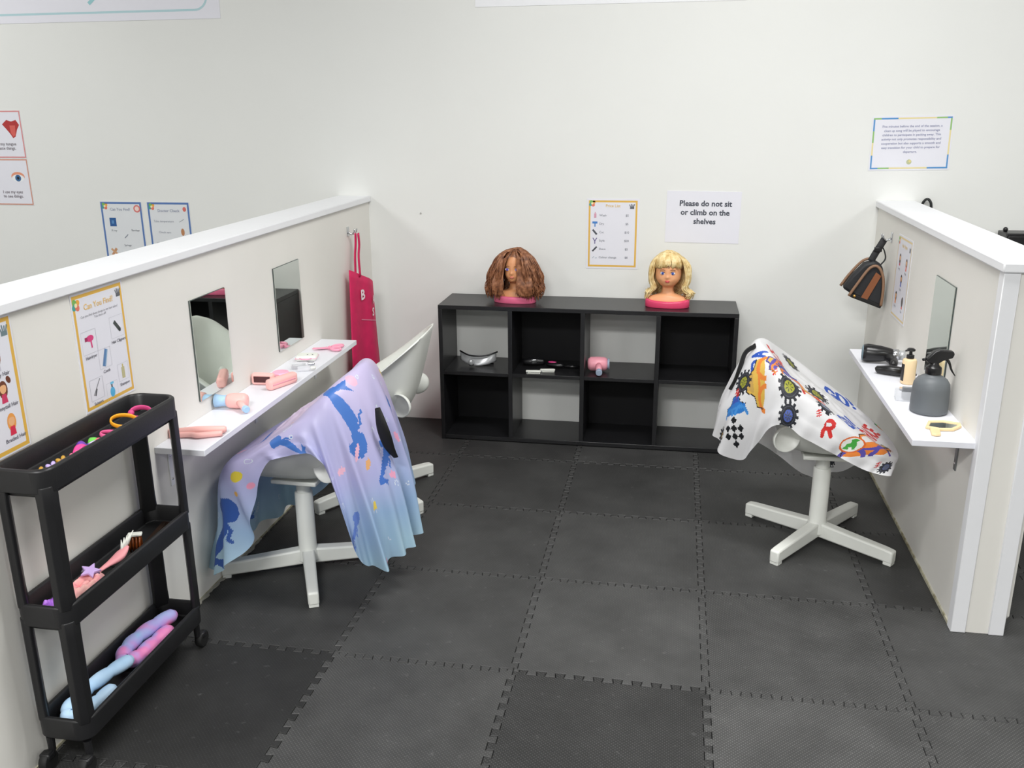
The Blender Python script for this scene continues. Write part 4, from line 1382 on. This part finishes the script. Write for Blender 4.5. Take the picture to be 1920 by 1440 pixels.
# ribbon bow of many colours
r = thing('ribbon_bow', 'pink, purple and green ribbon bow in the top tray of the cart', 'bow', (-0.915, -0.315, Z1 + 0.006), (0, 0, 1.2))
for (nm, a, l, c) in (('ribbon', 200, 0.055, (238, 70, 150)), ('ribbon', 150, 0.030, (110, 60, 170)), ('ribbon', 20, 0.035, (110, 200, 80)), ('ribbon', -25, 0.045, (238, 96, 120)), ('ribbon', 280, 0.028, (206, 190, 236))):
    ca, sa = math.cos(math.radians(a)), math.sin(math.radians(a))
    MB().tube(catmull([(0, 0, 0), (ca * l * 0.5, sa * l * 0.5, 0.014), (ca * l, sa * l, 0.003)], 5), [0.003 + 0.008 * math.sin(PI * k / 10) for k in range(11)], 8, flat=0.35).build(nm, mat('satin_%d_%d' % (c[0], c[1] + c[2]), rgb(*c), 0.4), r, smooth=True)
MB().ball((0, 0, 0.004), (0.008, 0.008, 0.006), 10, 6).build('knot', ink(90, 60, 160), r, smooth=True)


def flower(label, loc, c, mid):
    r = thing('flower_clip', label, 'hair clip', loc, (0.5, 0, 0.3), 'flower clips in the top tray')
    for k in range(7):
        a = 2 * PI * k / 7
        MB().ball((0.012 * math.cos(a), 0.012 * math.sin(a), 0.004), (0.0075, 0.005, 0.004), 8, 5, RZ(math.degrees(a))).build('petal', c, r, smooth=True)
    MB().ball((0, 0, 0.006), (0.006, 0.006, 0.005), 10, 6).build('centre', mid, r, smooth=True)
    return r


GLD = mat('golden_petal', rgb(190, 146, 50), 0.5)
flower('golden flower clip nearest the camera in the top tray of the cart', (-0.905, -0.490, Z1 + 0.012), GLD, mat('brown_centre', rgb(140, 96, 40), 0.5))
flower('small lavender flower clip between two golden ones in the top tray', (-0.900, -0.458, Z1 + 0.012), mat('lavender_petal', rgb(190, 170, 226), 0.5), MATS['brown_centre'])
flower('golden flower clip with purple centre beside the lavender one in the top tray', (-0.900, -0.425, Z1 + 0.012), GLD, mat('purple_centre', rgb(120, 80, 150), 0.5))
flower('small pink flower clip alone near the front rim of the top tray', (-0.893, -0.388, Z1 + 0.010), mat('pink_petal', rgb(232, 120, 150), 0.5), MATS['pink_band'])


def fluff(name, label, cat, loc, m, size, seed, n=70, lift=0.5, parts=()):
    """gathered tulle: crumpled ruffle ring"""
    r = thing(name, label, cat, loc)
    rr = random.Random(seed)
    f = [(rr.uniform(3, 9), rr.uniform(0, 6.28), rr.uniform(0.2, 0.5)) for _ in range(5)]

    def fn(u, v):
        a = 2 * PI * u
        w = sum(k * math.sin(n_ * a + p_ + 2 * v) for n_, p_, k in f)
        rad = 0.25 + 0.75 * v
        return (size[0] * rad * math.cos(a) * (1 + 0.12 * w * v), size[1] * rad * math.sin(a) * (1 + 0.12 * w * v), size[2] * (0.15 + lift * math.sin(PI * v) + 0.22 * abs(w) * v))
    MB().grid(fn, 72, 12, closed_u=True).build('ruffle', m, r, smooth=True, solid=0.0012)
    MB().ball((0, 0, size[2] * 0.3), (size[0] * 0.3, size[1] * 0.3, size[2] * 0.3), 12, 7).build('knot', m, r, smooth=True)
    return r


PEACH = ramp_mat('peach_tulle', [(0.3, rgb(240, 150, 160)), (0.6, rgb(246, 188, 180)), (0.8, rgb(236, 140, 190))], 40, 0.7)
PURP = ramp_mat('purple_tulle', [(0.3, rgb(120, 60, 160)), (0.6, rgb(170, 110, 210)), (0.8, rgb(200, 150, 226))], 50, 0.6)
LAV = mat('lavender_satin', rgb(206, 176, 232), 0.5)
fluff('scrunchie', 'peach pink ruffled scrunchie in the middle tray of the cart', 'scrunchie', (-0.915, -0.400, Z2), PEACH, (0.030, 0.060, 0.040), 3)
fluff('scrunchie', 'purple tulle scrunchie at the near end of the middle tray', 'scrunchie', (-0.925, -0.495, Z2), PURP, (0.028, 0.026, 0.038), 4)
r = thing('unicorn_clip', 'pink clip with white feathery crest in the middle tray of the cart', 'hair clip', (-0.910, -0.275, Z2 - 0.012), (0, 0, -0.3))
MB().tube(catmull([(0.0, -0.075, 0.02), (-0.005, -0.035, 0.024), (0, 0, 0.034), (0.004, 0.026, 0.052)], 5), [0.004, 0.005, 0.006, 0.006, 0.007, 0.008, 0.009, 0.011, 0.013, 0.015, 0.016, 0.016, 0.014, 0.012, 0.009, 0.005], 10, flat=0.6).build('body', mat('salmon_satin', rgb(240, 160, 166), 0.5), r, smooth=True)
for k in range(5):
    MB().tube([(0, 0.012 + 0.004 * k, 0.044 + 0.003 * k), (-0.012 + 0.003 * k, 0.022 + 0.007 * k, 0.066 + 0.004 * k)], [0.005, 0.001], 6).build('feather', WCH, r, smooth=True)
r = thing('star_clip', 'lavender star shaped clip beside the peach scrunchie in the middle tray', 'hair clip', (-0.920, -0.370, Z2 + 0.028), (0.3, 0.2, 0.2))
MB().prism([((0.024 if k % 2 == 0 else 0.011) * math.cos(PI * k / 5 + 0.3), (0.024 if k % 2 == 0 else 0.011) * math.sin(PI * k / 5 + 0.3)) for k in range(10)], 0.004, 0.012).build('star', LAV, r, bevel=0.002)
MB().box((-0.02, -0.004, 0.0), (0.02, 0.004, 0.004)).build('clasp', CHROME, r)
r = thing('claw_clip', 'amber claw clip with a white top in the middle tray of the cart', 'hair clip', (-0.915, -0.200, Z2), (0, 0, 0.4))
MB().box((-0.014, -0.008, 0.040), (0.020, 0.008, 0.047)).build('white_top', WCH, r, bevel=0.002)
for s in (-1, 1):
    for k in range(4):
        MB().tube([(-0.010 + 0.008 * k, s * 0.004, 0.040), (-0.010 + 0.008 * k, s * 0.013, 0.018), (-0.010 + 0.008 * k, s * 0.006, 0.0)], 0.0024, 6).build('tooth', mat('amber', rgb(120, 58, 20), 0.25), r, smooth=True)
r = thing('hair_comb', 'dark brown comb lying at the far end of the middle tray', 'comb', (-0.915, -0.110, Z2), (0, 0, 0.15))
BRN = mat('dark_brown', rgb(44, 30, 22), 0.35)
MB().box((-0.008, -0.07, 0.0), (0.004, 0.07, 0.004)).build('spine', BRN, r, bevel=0.001)
for k in range(18):
    MB().box((0.004, -0.066 + 0.0078 * k, 0.0005), (0.018, -0.0635 + 0.0078 * k, 0.003)).build('tooth', BRN, r)


def foam_curler(label, pts, m, z, rad):
    c = pts[0]
    r = thing('foam_hair_curler', label, 'hair curler', (c[0], c[1], z), group='soft foam curlers in the bottom tray')
    P = catmull([(p[0] - c[0], p[1] - c[1], p[2]) for p in pts], 8)
    n = len(P)
    R = [rad * (0.80 + 0.20 * abs(math.sin(PI * i / 7.0)) ** 0.7) * (0.72 if i in (0, n - 1) else 1.0) for i in range(n)]
    MB().tube(P, R, 16).build('rope', m, r, smooth=True)
    for e, f in ((0, 1), (n - 1, n - 2)):
        a, b2 = Vector(P[e]), Vector(P[f])
        MB().tube([a + (b2 - a) * 0.15, a - (b2 - a) * 0.15], [rad * 0.62, rad * 0.55], 12).build('end_cap', m, r, smooth=True)
    return r


TIE = ramp_mat('tie_dye_foam', [(0.30, rgb(150, 190, 230)), (0.45, rgb(176, 160, 222)), (0.58, rgb(226, 130, 190)), (0.75, rgb(244, 150, 190))], 14, 0.7)
PALE = ramp_mat('pale_blue_foam', [(0.3, rgb(156, 192, 224)), (0.6, rgb(184, 212, 236)), (0.8, rgb(204, 222, 242))], 14, 0.7)
foam_curler('pink and blue tie-dyed foam curler in the bottom tray of the cart', [(-0.905, -0.085, 0.036), (-0.930, -0.150, 0.036), (-0.944, -0.215, 0.032), (-0.944, -0.262, 0.026), (-0.928, -0.288, 0.021), (-0.908, -0.265, 0.019), (-0.902, -0.200, 0.019), (-0.894, -0.130, 0.019)], TIE, Z3, 0.0195)
foam_curler('pale blue foam curler at the near end of the bottom tray', [(-0.898, -0.300, 0.040), (-0.922, -0.365, 0.038), (-0.940, -0.425, 0.031), (-0.946, -0.475, 0.024), (-0.932, -0.500, 0.018), (-0.914, -0.485, 0.017), (-0.902, -0.440, 0.017), (-0.894, -0.385, 0.017)], PALE, Z3, 0.0172)

# ------------------------------------------------------------------ pink toys on the left counter
ZL = 0.5475
PK = mat('coral_pink_plastic', rgb(248, 188, 182), 0.4, noise=0.02)
r = thing('hair_straightener', 'coral pink toy hair straightener at the near end of the left counter', 'straightener', (-0.925, 0.165, ZL), (0, 0, math.radians(24)))
MB().tube([(-0.075, 0.012, 0.012), (-0.07, 0.012, 0.013), (0.0, 0.010, 0.014), (0.072, 0.006, 0.012), (0.078, 0.006, 0.012)], [0.008, 0.0115, 0.0125, 0.0105, 0.007], 14).build('upper_arm', PK, r, smooth=True)
MB().tube(catmull([(-0.070, 0.004, 0.008), (-0.02, -0.006, 0.009), (0.0, -0.020, 0.010), (0.03, -0.020, 0.010), (0.068, -0.018, 0.009)], 4), 0.008, 12).build('lower_arm', PK, r, smooth=True)
MB().lathe([(0.009, 0.0), (0.009, 0.024), (0.006, 0.026)], 14, T(-0.068, 0.008, 0.0)).build('hinge', PK, r, bevel=0.001)
toy_dryer('coral pink toy hair dryer with pale blue tips on the left counter', (-0.930, 0.415, ZL), 8, PK, SKYBLUE, 0.80, -1, 42, 0.045)
r = thing('toy_trimmer', 'pink toy trimmer with a dark maroon window standing against the left partition', 'toy', (-0.962, 0.665, ZL), (0, 0, math.radians(4)))
MB().box((-0.034, -0.012, 0.0), (0.044, 0.012, 0.040)).build('case', PK, r, bevel=0.009, seg=3)
MB().box((-0.024, -0.0135, 0.010), (0.032, -0.0115, 0.031)).build('window', mat('maroon_window', rgb(74, 26, 28), 0.2), r, bevel=0.004, seg=3)
r = thing('toy_curler', 'flat coral pink toy hair curler in the middle of the left counter', 'toy', (-0.890, 0.655, ZL), (0, 0, math.radians(68)))
MB().box((-0.060, -0.015, 0.0), (0.065, 0.015, 0.036)).build('arm', PK, r, bevel=0.010, seg=3)
MB().box((-0.050, -0.0165, 0.016), (0.050, -0.0140, 0.020)).build('seam', PINK2, r, bevel=0.001)
r = thing('toy_compact', 'round rose pink toy compact behind the flat curler on the left counter', 'toy', (-0.945, 0.775, ZL))
MB().lathe([(0.026, 0.0), (0.029, 0.004), (0.029, 0.010), (0.026, 0.014), (0.002, 0.015)], 24).build('lid', mat('rose_pink', rgb(246, 178, 206), 0.35), r, bevel=0.001)
MB().box((-0.006, -0.032, 0.004), (0.006, -0.027, 0.011)).build('clasp', PINK2, r, bevel=0.001)
CLEAR = mat('clear_plastic', rgb(240, 242, 246), 0.08, noise=0.0, alpha=0.35)
r = thing('plastic_bottle', 'small clear and silver toy bottle lying on the left counter', 'bottle', (-0.912, 0.865, ZL), (0, 0, math.radians(35)))
MB().lathe([(0.010, -0.03), (0.012, -0.028), (0.012, 0.022), (0.006, 0.03)], 16, T(0, 0, 0.0125) @ RY(90)).build('bottle', CLEAR, r, smooth=True)
MB().lathe([(0.007, 0.028), (0.007, 0.05), (0.004, 0.052)], 12, T(0, 0, 0.0125) @ RY(90)).build('cap', CHROME, r, bevel=0.001)
MB().tube([(-0.028, 0, 0.0125), (0.02, 0, 0.0125)], 0.006, 10).build('content', SILV, r, smooth=True)
r = thing('plastic_bottle', 'second clear toy bottle with a white cap, nearest the edge of the left counter', 'bottle', (-0.885, 0.835, ZL), (0, 0, math.radians(20)))
MB().lathe([(0.008, -0.022), (0.010, -0.020), (0.010, 0.018), (0.005, 0.024)], 16, T(0, 0, 0.0105) @ RY(90)).build('bottle', CLEAR, r, smooth=True)
MB().lathe([(0.006, 0.023), (0.006, 0.038), (0.003, 0.04)], 12, T(0, 0, 0.0105) @ RY(90)).build('cap', WCH, r, bevel=0.001)
r = thing('toy_case', 'white toy vanity case with pink trim and black eyes print on the left counter', 'case', (-0.935, 0.985, ZL), (0, 0, math.radians(12)))
MB().box((-0.038, -0.030, 0.0), (0.038, 0.030, 0.020)).build('case', WCH, r, bevel=0.008, seg=3)
MB().box((-0.039, -0.031, 0.009), (0.039, 0.031, 0.0115)).build('trim', mat('rose_trim', rgb(240, 170, 196), 0.4), r, bevel=0.001)
for dx in (-0.008, 0.010):
    MB().ball((0.012 + dx, -0.006, 0.0205), (0.003, 0.003, 0.001), 8, 5).build('dot', BLK, r)
MB().tube(catmull([(-0.02, -0.030, 0.012), (-0.01, -0.042, 0.012), (0.01, -0.042, 0.012), (0.02, -0.030, 0.012)], 4), 0.0025, 8).build('handle', MATS['rose_trim'], r, smooth=True)
RSP = mat('bubblegum_pink', rgb(244, 160, 186), 0.35)
r = thing('toy_scissors', 'pink toy scissors lying open at the far end of the left counter', 'scissors', (-0.905, 1.135, ZL), (0, 0, math.radians(10)))
for s in (-1, 1):
    MB().prism([(0.0, -0.006), (-0.060, -0.012), (-0.066, -0.006), (-0.010, 0.010)], 0.002 + 0.004 * (s > 0), 0.006 + 0.004 * (s > 0), RZ(s * 12)).build('blade', RSP, r, bevel=0.001)
    a = RZ(s * 38)
    P_ = [tuple(a @ Vector((0.034 + 0.022 * math.cos(2 * PI * k / 16), 0.014 * math.sin(2 * PI * k / 16), 0.008))) for k in range(17)]
    MB().tube(P_, 0.005, 8).build('finger_loop', RSP, r, smooth=True)
MB().lathe([(0.006, 0.0), (0.006, 0.013), (0.002, 0.014)], 12).build('pivot', RSP, r, bevel=0.001)

# ------------------------------------------------------------------ grooming things on the right counter
ZR = 0.5605
r = thing('hair_dryer', 'black hair dryer with a silver ring at the far end of the right counter', 'hair dryer', (1.098, 1.20, ZR), (0, 0, 0))
Mx = T(0, 0, 0.0325) @ RZ(-10) @ RY(90)
b = MB().lathe([(0.022, -0.060), (0.029, -0.057), (0.032, -0.044), (0.028, 0.0), (0.021, 0.034), (0.018, 0.040)], 24, Mx).build('barrel', BLK, r, smooth=True)
MB().lathe([(0.0185, 0.038), (0.0200, 0.040), (0.0200, 0.056), (0.0185, 0.058)], 20, Mx).build('ring', CHROME, b, smooth=True)
MB().lathe([(0.0170, 0.056), (0.016, 0.068), (0.019, 0.078), (0.012, 0.078)], 20, Mx).build('nozzle', SILV, b, smooth=True)
MB().lathe([(0.016, -0.063), (0.0270, -0.061), (0.0270, -0.054)], 20, Mx).build('intake', mat('grey_blue_grille', rgb(110, 130, 140), 0.4), b, smooth=True)
MB().tube(catmull([(0.020, -0.008, 0.028), (0.032, -0.045, 0.020), (0.024, -0.09, 0.017)], 5), [0.017, 0.0175, 0.0175, 0.017, 0.0165, 0.016, 0.0155, 0.015, 0.0145, 0.014, 0.010], 14).build('handle', BLK, r, smooth=True)
r = thing('hair_brush', 'black paddle brush handle beside the hair dryer on the right counter', 'brush', (1.098, 1.045, ZR), (0, 0, math.radians(-24)))
MB().tube([(-0.045, 0, 0.012), (-0.04, 0, 0.014), (0.0, 0, 0.017), (0.05, 0, 0.017)], [0.008, 0.0125, 0.0165, 0.016], 14).build('handle', BLK, r, smooth=True)
MB().ball((0.055, 0.0, 0.013), (0.030, 0.020, 0.010), 16, 8).build('head', BLK, r, smooth=True)
CREAM = mat('cream_plastic', rgb(238, 212, 170), 0.4, noise=0.02)
r = thing('pump_bottle', 'cream pump bottle with black pump on the right counter', 'bottle', (1.134, 0.955, ZR))
MB().lathe([(0.022, 0.0), (0.0245, 0.003), (0.0245, 0.083), (0.022, 0.090), (0.012, 0.093)], 28).build('body', CREAM, r, bevel=0.001)
MB().lathe([(0.012, 0.092), (0.013, 0.094), (0.013, 0.106), (0.006, 0.108), (0.005, 0.120)], 20).build('collar', BLK, r, bevel=0.001)
h = MB().lathe([(0.004, 0.118), (0.014, 0.121), (0.015, 0.126), (0.010, 0.130), (0.002, 0.131)], 20).build('pump_head', BLK, r, bevel=0.001)
MB().tube([(0.0, 0, 0.125), (-0.020, -0.008, 0.122)], [0.0045, 0.003], 10).build('spout', BLK, h, smooth=True)
MB().grid(lambda u, v: (0.0249 * math.cos(math.radians(165 + 55 * u)), 0.0249 * math.sin(math.radians(165 + 55 * u)), 0.012 + 0.062 * v), 12, 3).build('label', mat('dark_label', rgb(34, 32, 34), 0.4), r, smooth=True)
r.scale = (0.9, 0.9, 0.9)
r = thing('hair_clip', 'small tan wooden clip in front of the cream pump bottle', 'hair clip', (1.115, 0.875, ZR), (0, 0, 0.15))
MB().box((-0.022, -0.006, 0.004), (0.022, 0.006, 0.010)).build('upper_jaw', mat('light_wood', rgb(214, 180, 140), 0.5, noise=0.08, nscale=40), r, bevel=0.002)
MB().box((-0.022, -0.006, 0.0), (0.020, 0.006, 0.004)).build('lower_jaw', BLK, r, bevel=0.001)
r = thing('clear_case', 'small clear case holding black and grey combs beside the spray bottle', 'case', (1.092, 0.775, ZR), (0, 0, -0.1))
m = MB()
for (a, b2) in (((-0.034, -0.022, 0), (0.034, 0.022, 0.0015)), ((-0.034, -0.022, 0.0015), (-0.0325, 0.022, 0.030)), ((0.0325, -0.022, 0.0015), (0.034, 0.022, 0.030)), ((-0.0325, -0.022, 0.0015), (0.0325, -0.0205, 0.030)), ((-0.0325, 0.0205, 0.0015), (0.0325, 0.022, 0.030))):
    MB().box(a, b2).build('case_wall', CLEAR, r)
MB().box((-0.012, -0.014, 0.002), (0.028, -0.006, 0.013)).build('black_comb', BLK, r, bevel=0.002)
MB().box((-0.014, 0.004, 0.002), (0.028, 0.014, 0.038)).build('grey_comb', mat('grey_comb', rgb(130, 132, 136), 0.4), r, bevel=0.002)
r = thing('spray_bottle', 'grey spray bottle with black trigger head on the right counter', 'bottle', (1.128, 0.665, ZR))
GREYB = mat('slate_plastic', rgb(98, 103, 107), 0.5, noise=0.03, bump=0.05, bscale=200)
MB().lathe([(0.046, 0.0), (0.052, 0.004), (0.0525, 0.012), (0.0515, 0.070), (0.049, 0.088), (0.041, 0.101), (0.029, 0.109), (0.022, 0.112), (0.021, 0.118)], 36).build('bottle', GREYB, r, smooth=True)
MB().lathe([(0.0215, 0.116), (0.0225, 0.118), (0.0215, 0.136), (0.014, 0.142), (0.011, 0.152)], 24).build('collar', BLK, r, bevel=0.001)
hd = MB()
hd.prism([(-0.020, 0.150), (-0.008, 0.146), (0.006, 0.146), (0.022, 0.158), (0.046, 0.166), (0.050, 0.178), (0.046, 0.186), (0.010, 0.190), (-0.006, 0.184), (-0.026, 0.160)], -0.011, 0.011, RX(90))
hd = hd.build('trigger_head', BLK, r, bevel=0.004, seg=3)
MB().tube(catmull([(0.030, 0, 0.162), (0.040, 0, 0.150), (0.048, 0, 0.130), (0.060, 0, 0.112)], 5), [0.008, 0.008, 0.0078, 0.0075, 0.007, 0.0065, 0.006, 0.0058, 0.0055, 0.005, 0.005, 0.0045, 0.004, 0.0035, 0.003, 0.002], 10, flat=0.6).build('trigger', BLK, hd, smooth=True)
MB().tube([(-0.022, 0, 0.160), (-0.034, 0, 0.156)], [0.005, 0.004], 10).build('nozzle', BLK, hd, smooth=True)
r = thing('hand_mirror', 'wooden framed hand mirror lying at the near end of the right counter', 'mirror', (1.128, 0.528, ZR), (0, 0, 0))
OUT = [(-0.046, -0.022), (-0.026, 0.030), (0.016, 0.040), (0.058, 0.024), (0.054, -0.002), (0.026, -0.034), (-0.014, -0.038)]
INN = [(x * 0.78, y * 0.76) for x, y in OUT]
n = len(OUT)
M = MB()
M.add([(x, y, 0) for x, y in OUT] + [(x, y, 0.008) for x, y in OUT] + [(x, y, 0.008) for x, y in INN] + [(x, y, 0) for x, y in INN],
      [(i, (i + 1) % n, n + (i + 1) % n, n + i) for i in range(n)] + [(n + i, n + (i + 1) % n, 2 * n + (i + 1) % n, 2 * n + i) for i in range(n)] + [(2 * n + i, 2 * n + (i + 1) % n, 3 * n + (i + 1) % n, 3 * n + i) for i in range(n)] + [(3 * n + i, 3 * n + (i + 1) % n, (i + 1) % n, i) for i in range(n)])
WOOD = mat('pale_wood', rgb(232, 206, 160), 0.5, noise=0.06, nscale=30)
M.build('frame', WOOD, r, bevel=0.002)
MB().prism(INN, 0.001, 0.005).build('glass', MIRROR, r)
MB().prism([(-0.036, -0.026), (-0.012, -0.040), (-0.020, -0.082), (-0.034, -0.086), (-0.044, -0.080)], 0.0, 0.008).build('handle', WOOD, r, bevel=0.003)

# ------------------------------------------------------------------ pink apron on its hook
ap = thing('apron', 'long hot pink salon apron hanging from a hook on the left partition', 'apron', (XL + 0.03, 1.66, 0.0))
APK = mat('hot_pink_cloth', rgb(206, 28, 88), 0.7, noise=0.08, nscale=25, bump=0.15, bscale=400)


def apron_pt(u, v):
    # v 0 top .. 1 hem; u 0 near edge .. 1 far edge
    z = (0.775 - 0.085 * u) * (1 - v) + 0.012 * v
    y0, y1 = 1.575 - 0.10 * v, 1.79 + 0.03 * v + 0.06 * v * v
    y = y0 + (y1 - y0) * u
    x = XL + 0.024 + 0.040 * u + 0.012 * v + 0.012 * math.sin(u * 9.0 + 1.0 + 0.6 * v) * (0.35 + 0.65 * v) + 0.010 * math.sin(u * 4.0)
    return (x - ap.location.x, y - ap.location.y, z)


MB().grid(apron_pt, 40, 24).build('cloth', APK, ap, smooth=True, solid=0.003)
for du in (0.0, 0.012):
    P_ = catmull([(XL + 0.034 + du, 1.662, 0.918), (XL + 0.034 + du, 1.655 + du, 0.87), (XL + 0.034 + du, 1.640 + du, 0.82), (XL + 0.036 + du, 1.628 + du * 2, 0.735)], 5)
    MB().tube([Vector(q) - ap.location for q in P_], 0.011, 8, flat=0.3, up=(1, 0, 0)).build('neck_strap', APK, ap, smooth=True)
for (body, u, v, sz) in (('B', 0.40, 0.12, 0.060), ('A', 0.80, 0.13, 0.048), ('S', 0.72, 0.215, 0.050)):
    me = text_mesh(body, sz, 0.03)
    me.materials.append(ink(240, 226, 232))
    o = bpy.data.objects.new('lettering', me)
    link(o, ap)
    c, e = Vector(apron_pt(u, v)), Vector(apron_pt(u + 0.08, v))
    nrm = (e - c).cross(Vector((0, 0, 1))).normalized()
    yaw = math.atan2(e.y - c.y, e.x - c.x)
    o.location = c + Vector((0.009, -0.003, 0))
    o.rotation_euler = (PI / 2, 0, yaw)
m = MB()
m.grid(lambda u, v: tuple(Vector(apron_pt(0.35 + 0.6 * u, 0.265 + 0.006 * v)) + Vector((0.0035, 0, 0))), 16, 2).build('print_line', ink(220, 120, 150), ap)

# ------------------------------------------------------------------ black tool pouch on the right
po = thing('tool_pouch', 'black hairdresser tool pouch with brown trim hanging on the right partition', 'pouch', (1.11, 1.66, 0.66), (0, 0, math.radians(-6)))
SH_ = [(-0.082, 0.078), (-0.052, 0.128), (-0.010, 0.178), (0.028, 0.190), (0.058, 0.170), (0.070, 0.120), (0.074, 0.030), (0.066, 0.008), (0.040, 0.018), (-0.030, 0.045)]
PCH = mat('black_canvas', rgb(30, 31, 34), 0.6, noise=0.1, bump=0.2, bscale=500)
TRM = mat('brown_trim', rgb(138, 106, 82), 0.6, noise=0.05)
MB().prism(SH_, -0.026, 0.022, RX(90)).build('body', PCH, po, bevel=0.012, seg=3)
fr = catmull([(-0.055, -0.030, 0.050), (-0.030, -0.030, 0.095), (0.010, -0.030, 0.160), (0.040, -0.030, 0.168), (0.062, -0.030, 0.130), (0.068, -0.030, 0.070), (0.066, -0.028, 0.015)], 5)
MB().tube(fr, 0.0055, 8).build('piping', TRM, po, smooth=True)
MB().tube(catmull([(-0.086, 0.018, 0.080), (-0.055, 0.020, 0.130), (-0.012, 0.020, 0.182), (0.026, 0.018, 0.194)], 5), 0.0055, 8).build('piping', TRM, po, smooth=True)
MB().prism([(-0.012, 0.040), (0.012, 0.032), (0.056, 0.132), (0.036, 0.146)], 0.026, 0.0275, RX(90)).build('brown_stripe', mat('tan_stripe', rgb(132, 78, 44), 0.6, noise=0.05), po)
MB().ball((-0.034, -0.030, 0.050), (0.006, 0.004, 0.006), 12, 6).build('stud', mat('brass', rgb(190, 150, 80), 0.35, metal=0.8), po, smooth=True)
MB().prism([(-0.05, 0.045), (0.066, 0.004), (0.070, 0.020), (-0.05, 0.062)], 0.018, 0.028, RX(90)).build('bottom_band', RUBBER, po, bevel=0.003)
MB().tube(catmull([(0.014, -0.008, 0.185), (0.030, -0.006, 0.220), (0.045, -0.004, 0.250), (0.056, 0, 0.272)], 5), 0.013, 8, flat=0.3, up=(0, 1, 0)).build('strap', PCH, po, smooth=True)
MB().tube(catmull([(0.050, -0.004, 0.170), (0.066, -0.002, 0.195), (0.060, 0, 0.225), (0.048, 0, 0.245)], 5), 0.006, 8, flat=0.4).build('loop', PCH, po, smooth=True)
MB().box((0.012, -0.014, 0.222), (0.040, 0.006, 0.240), T(0.01, 0, 0)).build('buckle', BLK, po, bevel=0.003)

# ------------------------------------------------------------------ what shows beyond the right partition
r = thing('storage_cabinet', 'black cabinet on the wall beyond the right partition, at the right edge', 'cabinet', (2.02, 1.888, 0.0))
MB().box((-0.36, -0.045, 0.03), (0.36, 0.058, 0.936)).build('body', BLACK_WOOD, r, bevel=0.003)
for s in (-1, 1):
    MB().box((0.005 if s > 0 else -0.355, -0.057, 0.05), (0.355 if s > 0 else -0.005, -0.045, 0.925)).build('door', BLACK_WOOD, r, bevel=0.002)
MB().box((-0.35, -0.04, 0.0), (0.35, 0.05, 0.03)).build('plinth', BLACK_WOOD, r)
MB().ball((-0.345, 0.02, 0.943), (0.010, 0.010, 0.010), 10, 6).build('top_knob', BLK, r, smooth=True)
r = thing('wall_hook', 'black arched hook on the back wall just above the right partition cap', 'hook', (1.372, YB, 1.02), ROTB)
MB().box((-0.010, -0.03, 0), (0.010, 0.0, 0.004)).build('plate', BLK, r, bevel=0.001)
MB().tube(catmull([(-0.016, -0.01, 0.010), (-0.014, 0.022, 0.014), (0.0, 0.038, 0.018), (0.014, 0.024, 0.022), (0.018, -0.004, 0.024)], 5), 0.0055, 8).build('arch', mat('dark_metal', rgb(52, 54, 54), 0.3, metal=0.6), r, smooth=True)
r = thing('white_board', 'white board with rounded corner fixed to the far side of the right partition', 'board', (XR + 0.1285, 0.9, 0.028))
MB().prism([(-0.49, 0.02), (-0.47, 0.0), (0.5, 0.0), (0.5, 0.86), (-0.49, 0.86)], 0.0, 0.022, Matrix(((0, 0, 1, 0), (1, 0, 0, 0), (0, 1, 0, 0), (0, 0, 0, 1)))).build('panel', PART_PAINT, r, bevel=0.003)
MB().box((0.022, -0.30, 0.70), (0.14, 0.45, 0.718)).build('ledge', COUNTER, r, bevel=0.002)
MB().ball((0, 0, 0), (0.004, 0.004, 0.004), 10, 6).build('wall_plug', mat('grey_plug', rgb(170, 170, 166), 0.6), None, loc=(-0.757, YB - 0.001, 0.973))
tag(bpy.data.objects['wall_plug'], 'tiny grey plug in the bare wall above the shelf, left of the brown doll head', 'plug')
# frayed foam strip at the foot of the left partition
rr = random.Random(4)
m = MB()
pts = [(0.0, 0.0)]
for k in range(40):
    pts.append((0.012 * k + 0.006, rr.uniform(0.006, 0.016)))
pts += [(0.486, 0.0)]
m.prism(pts, 0.0, 0.004, T(XL, 0.62, 0.0005) @ RZ(-90))
tag(m.build('foam_scrap', mat('dusty_foam', rgb(150, 148, 138), 0.9), None), 'frayed grey foam strip on the floor at the foot of the left partition', 'foam strip')
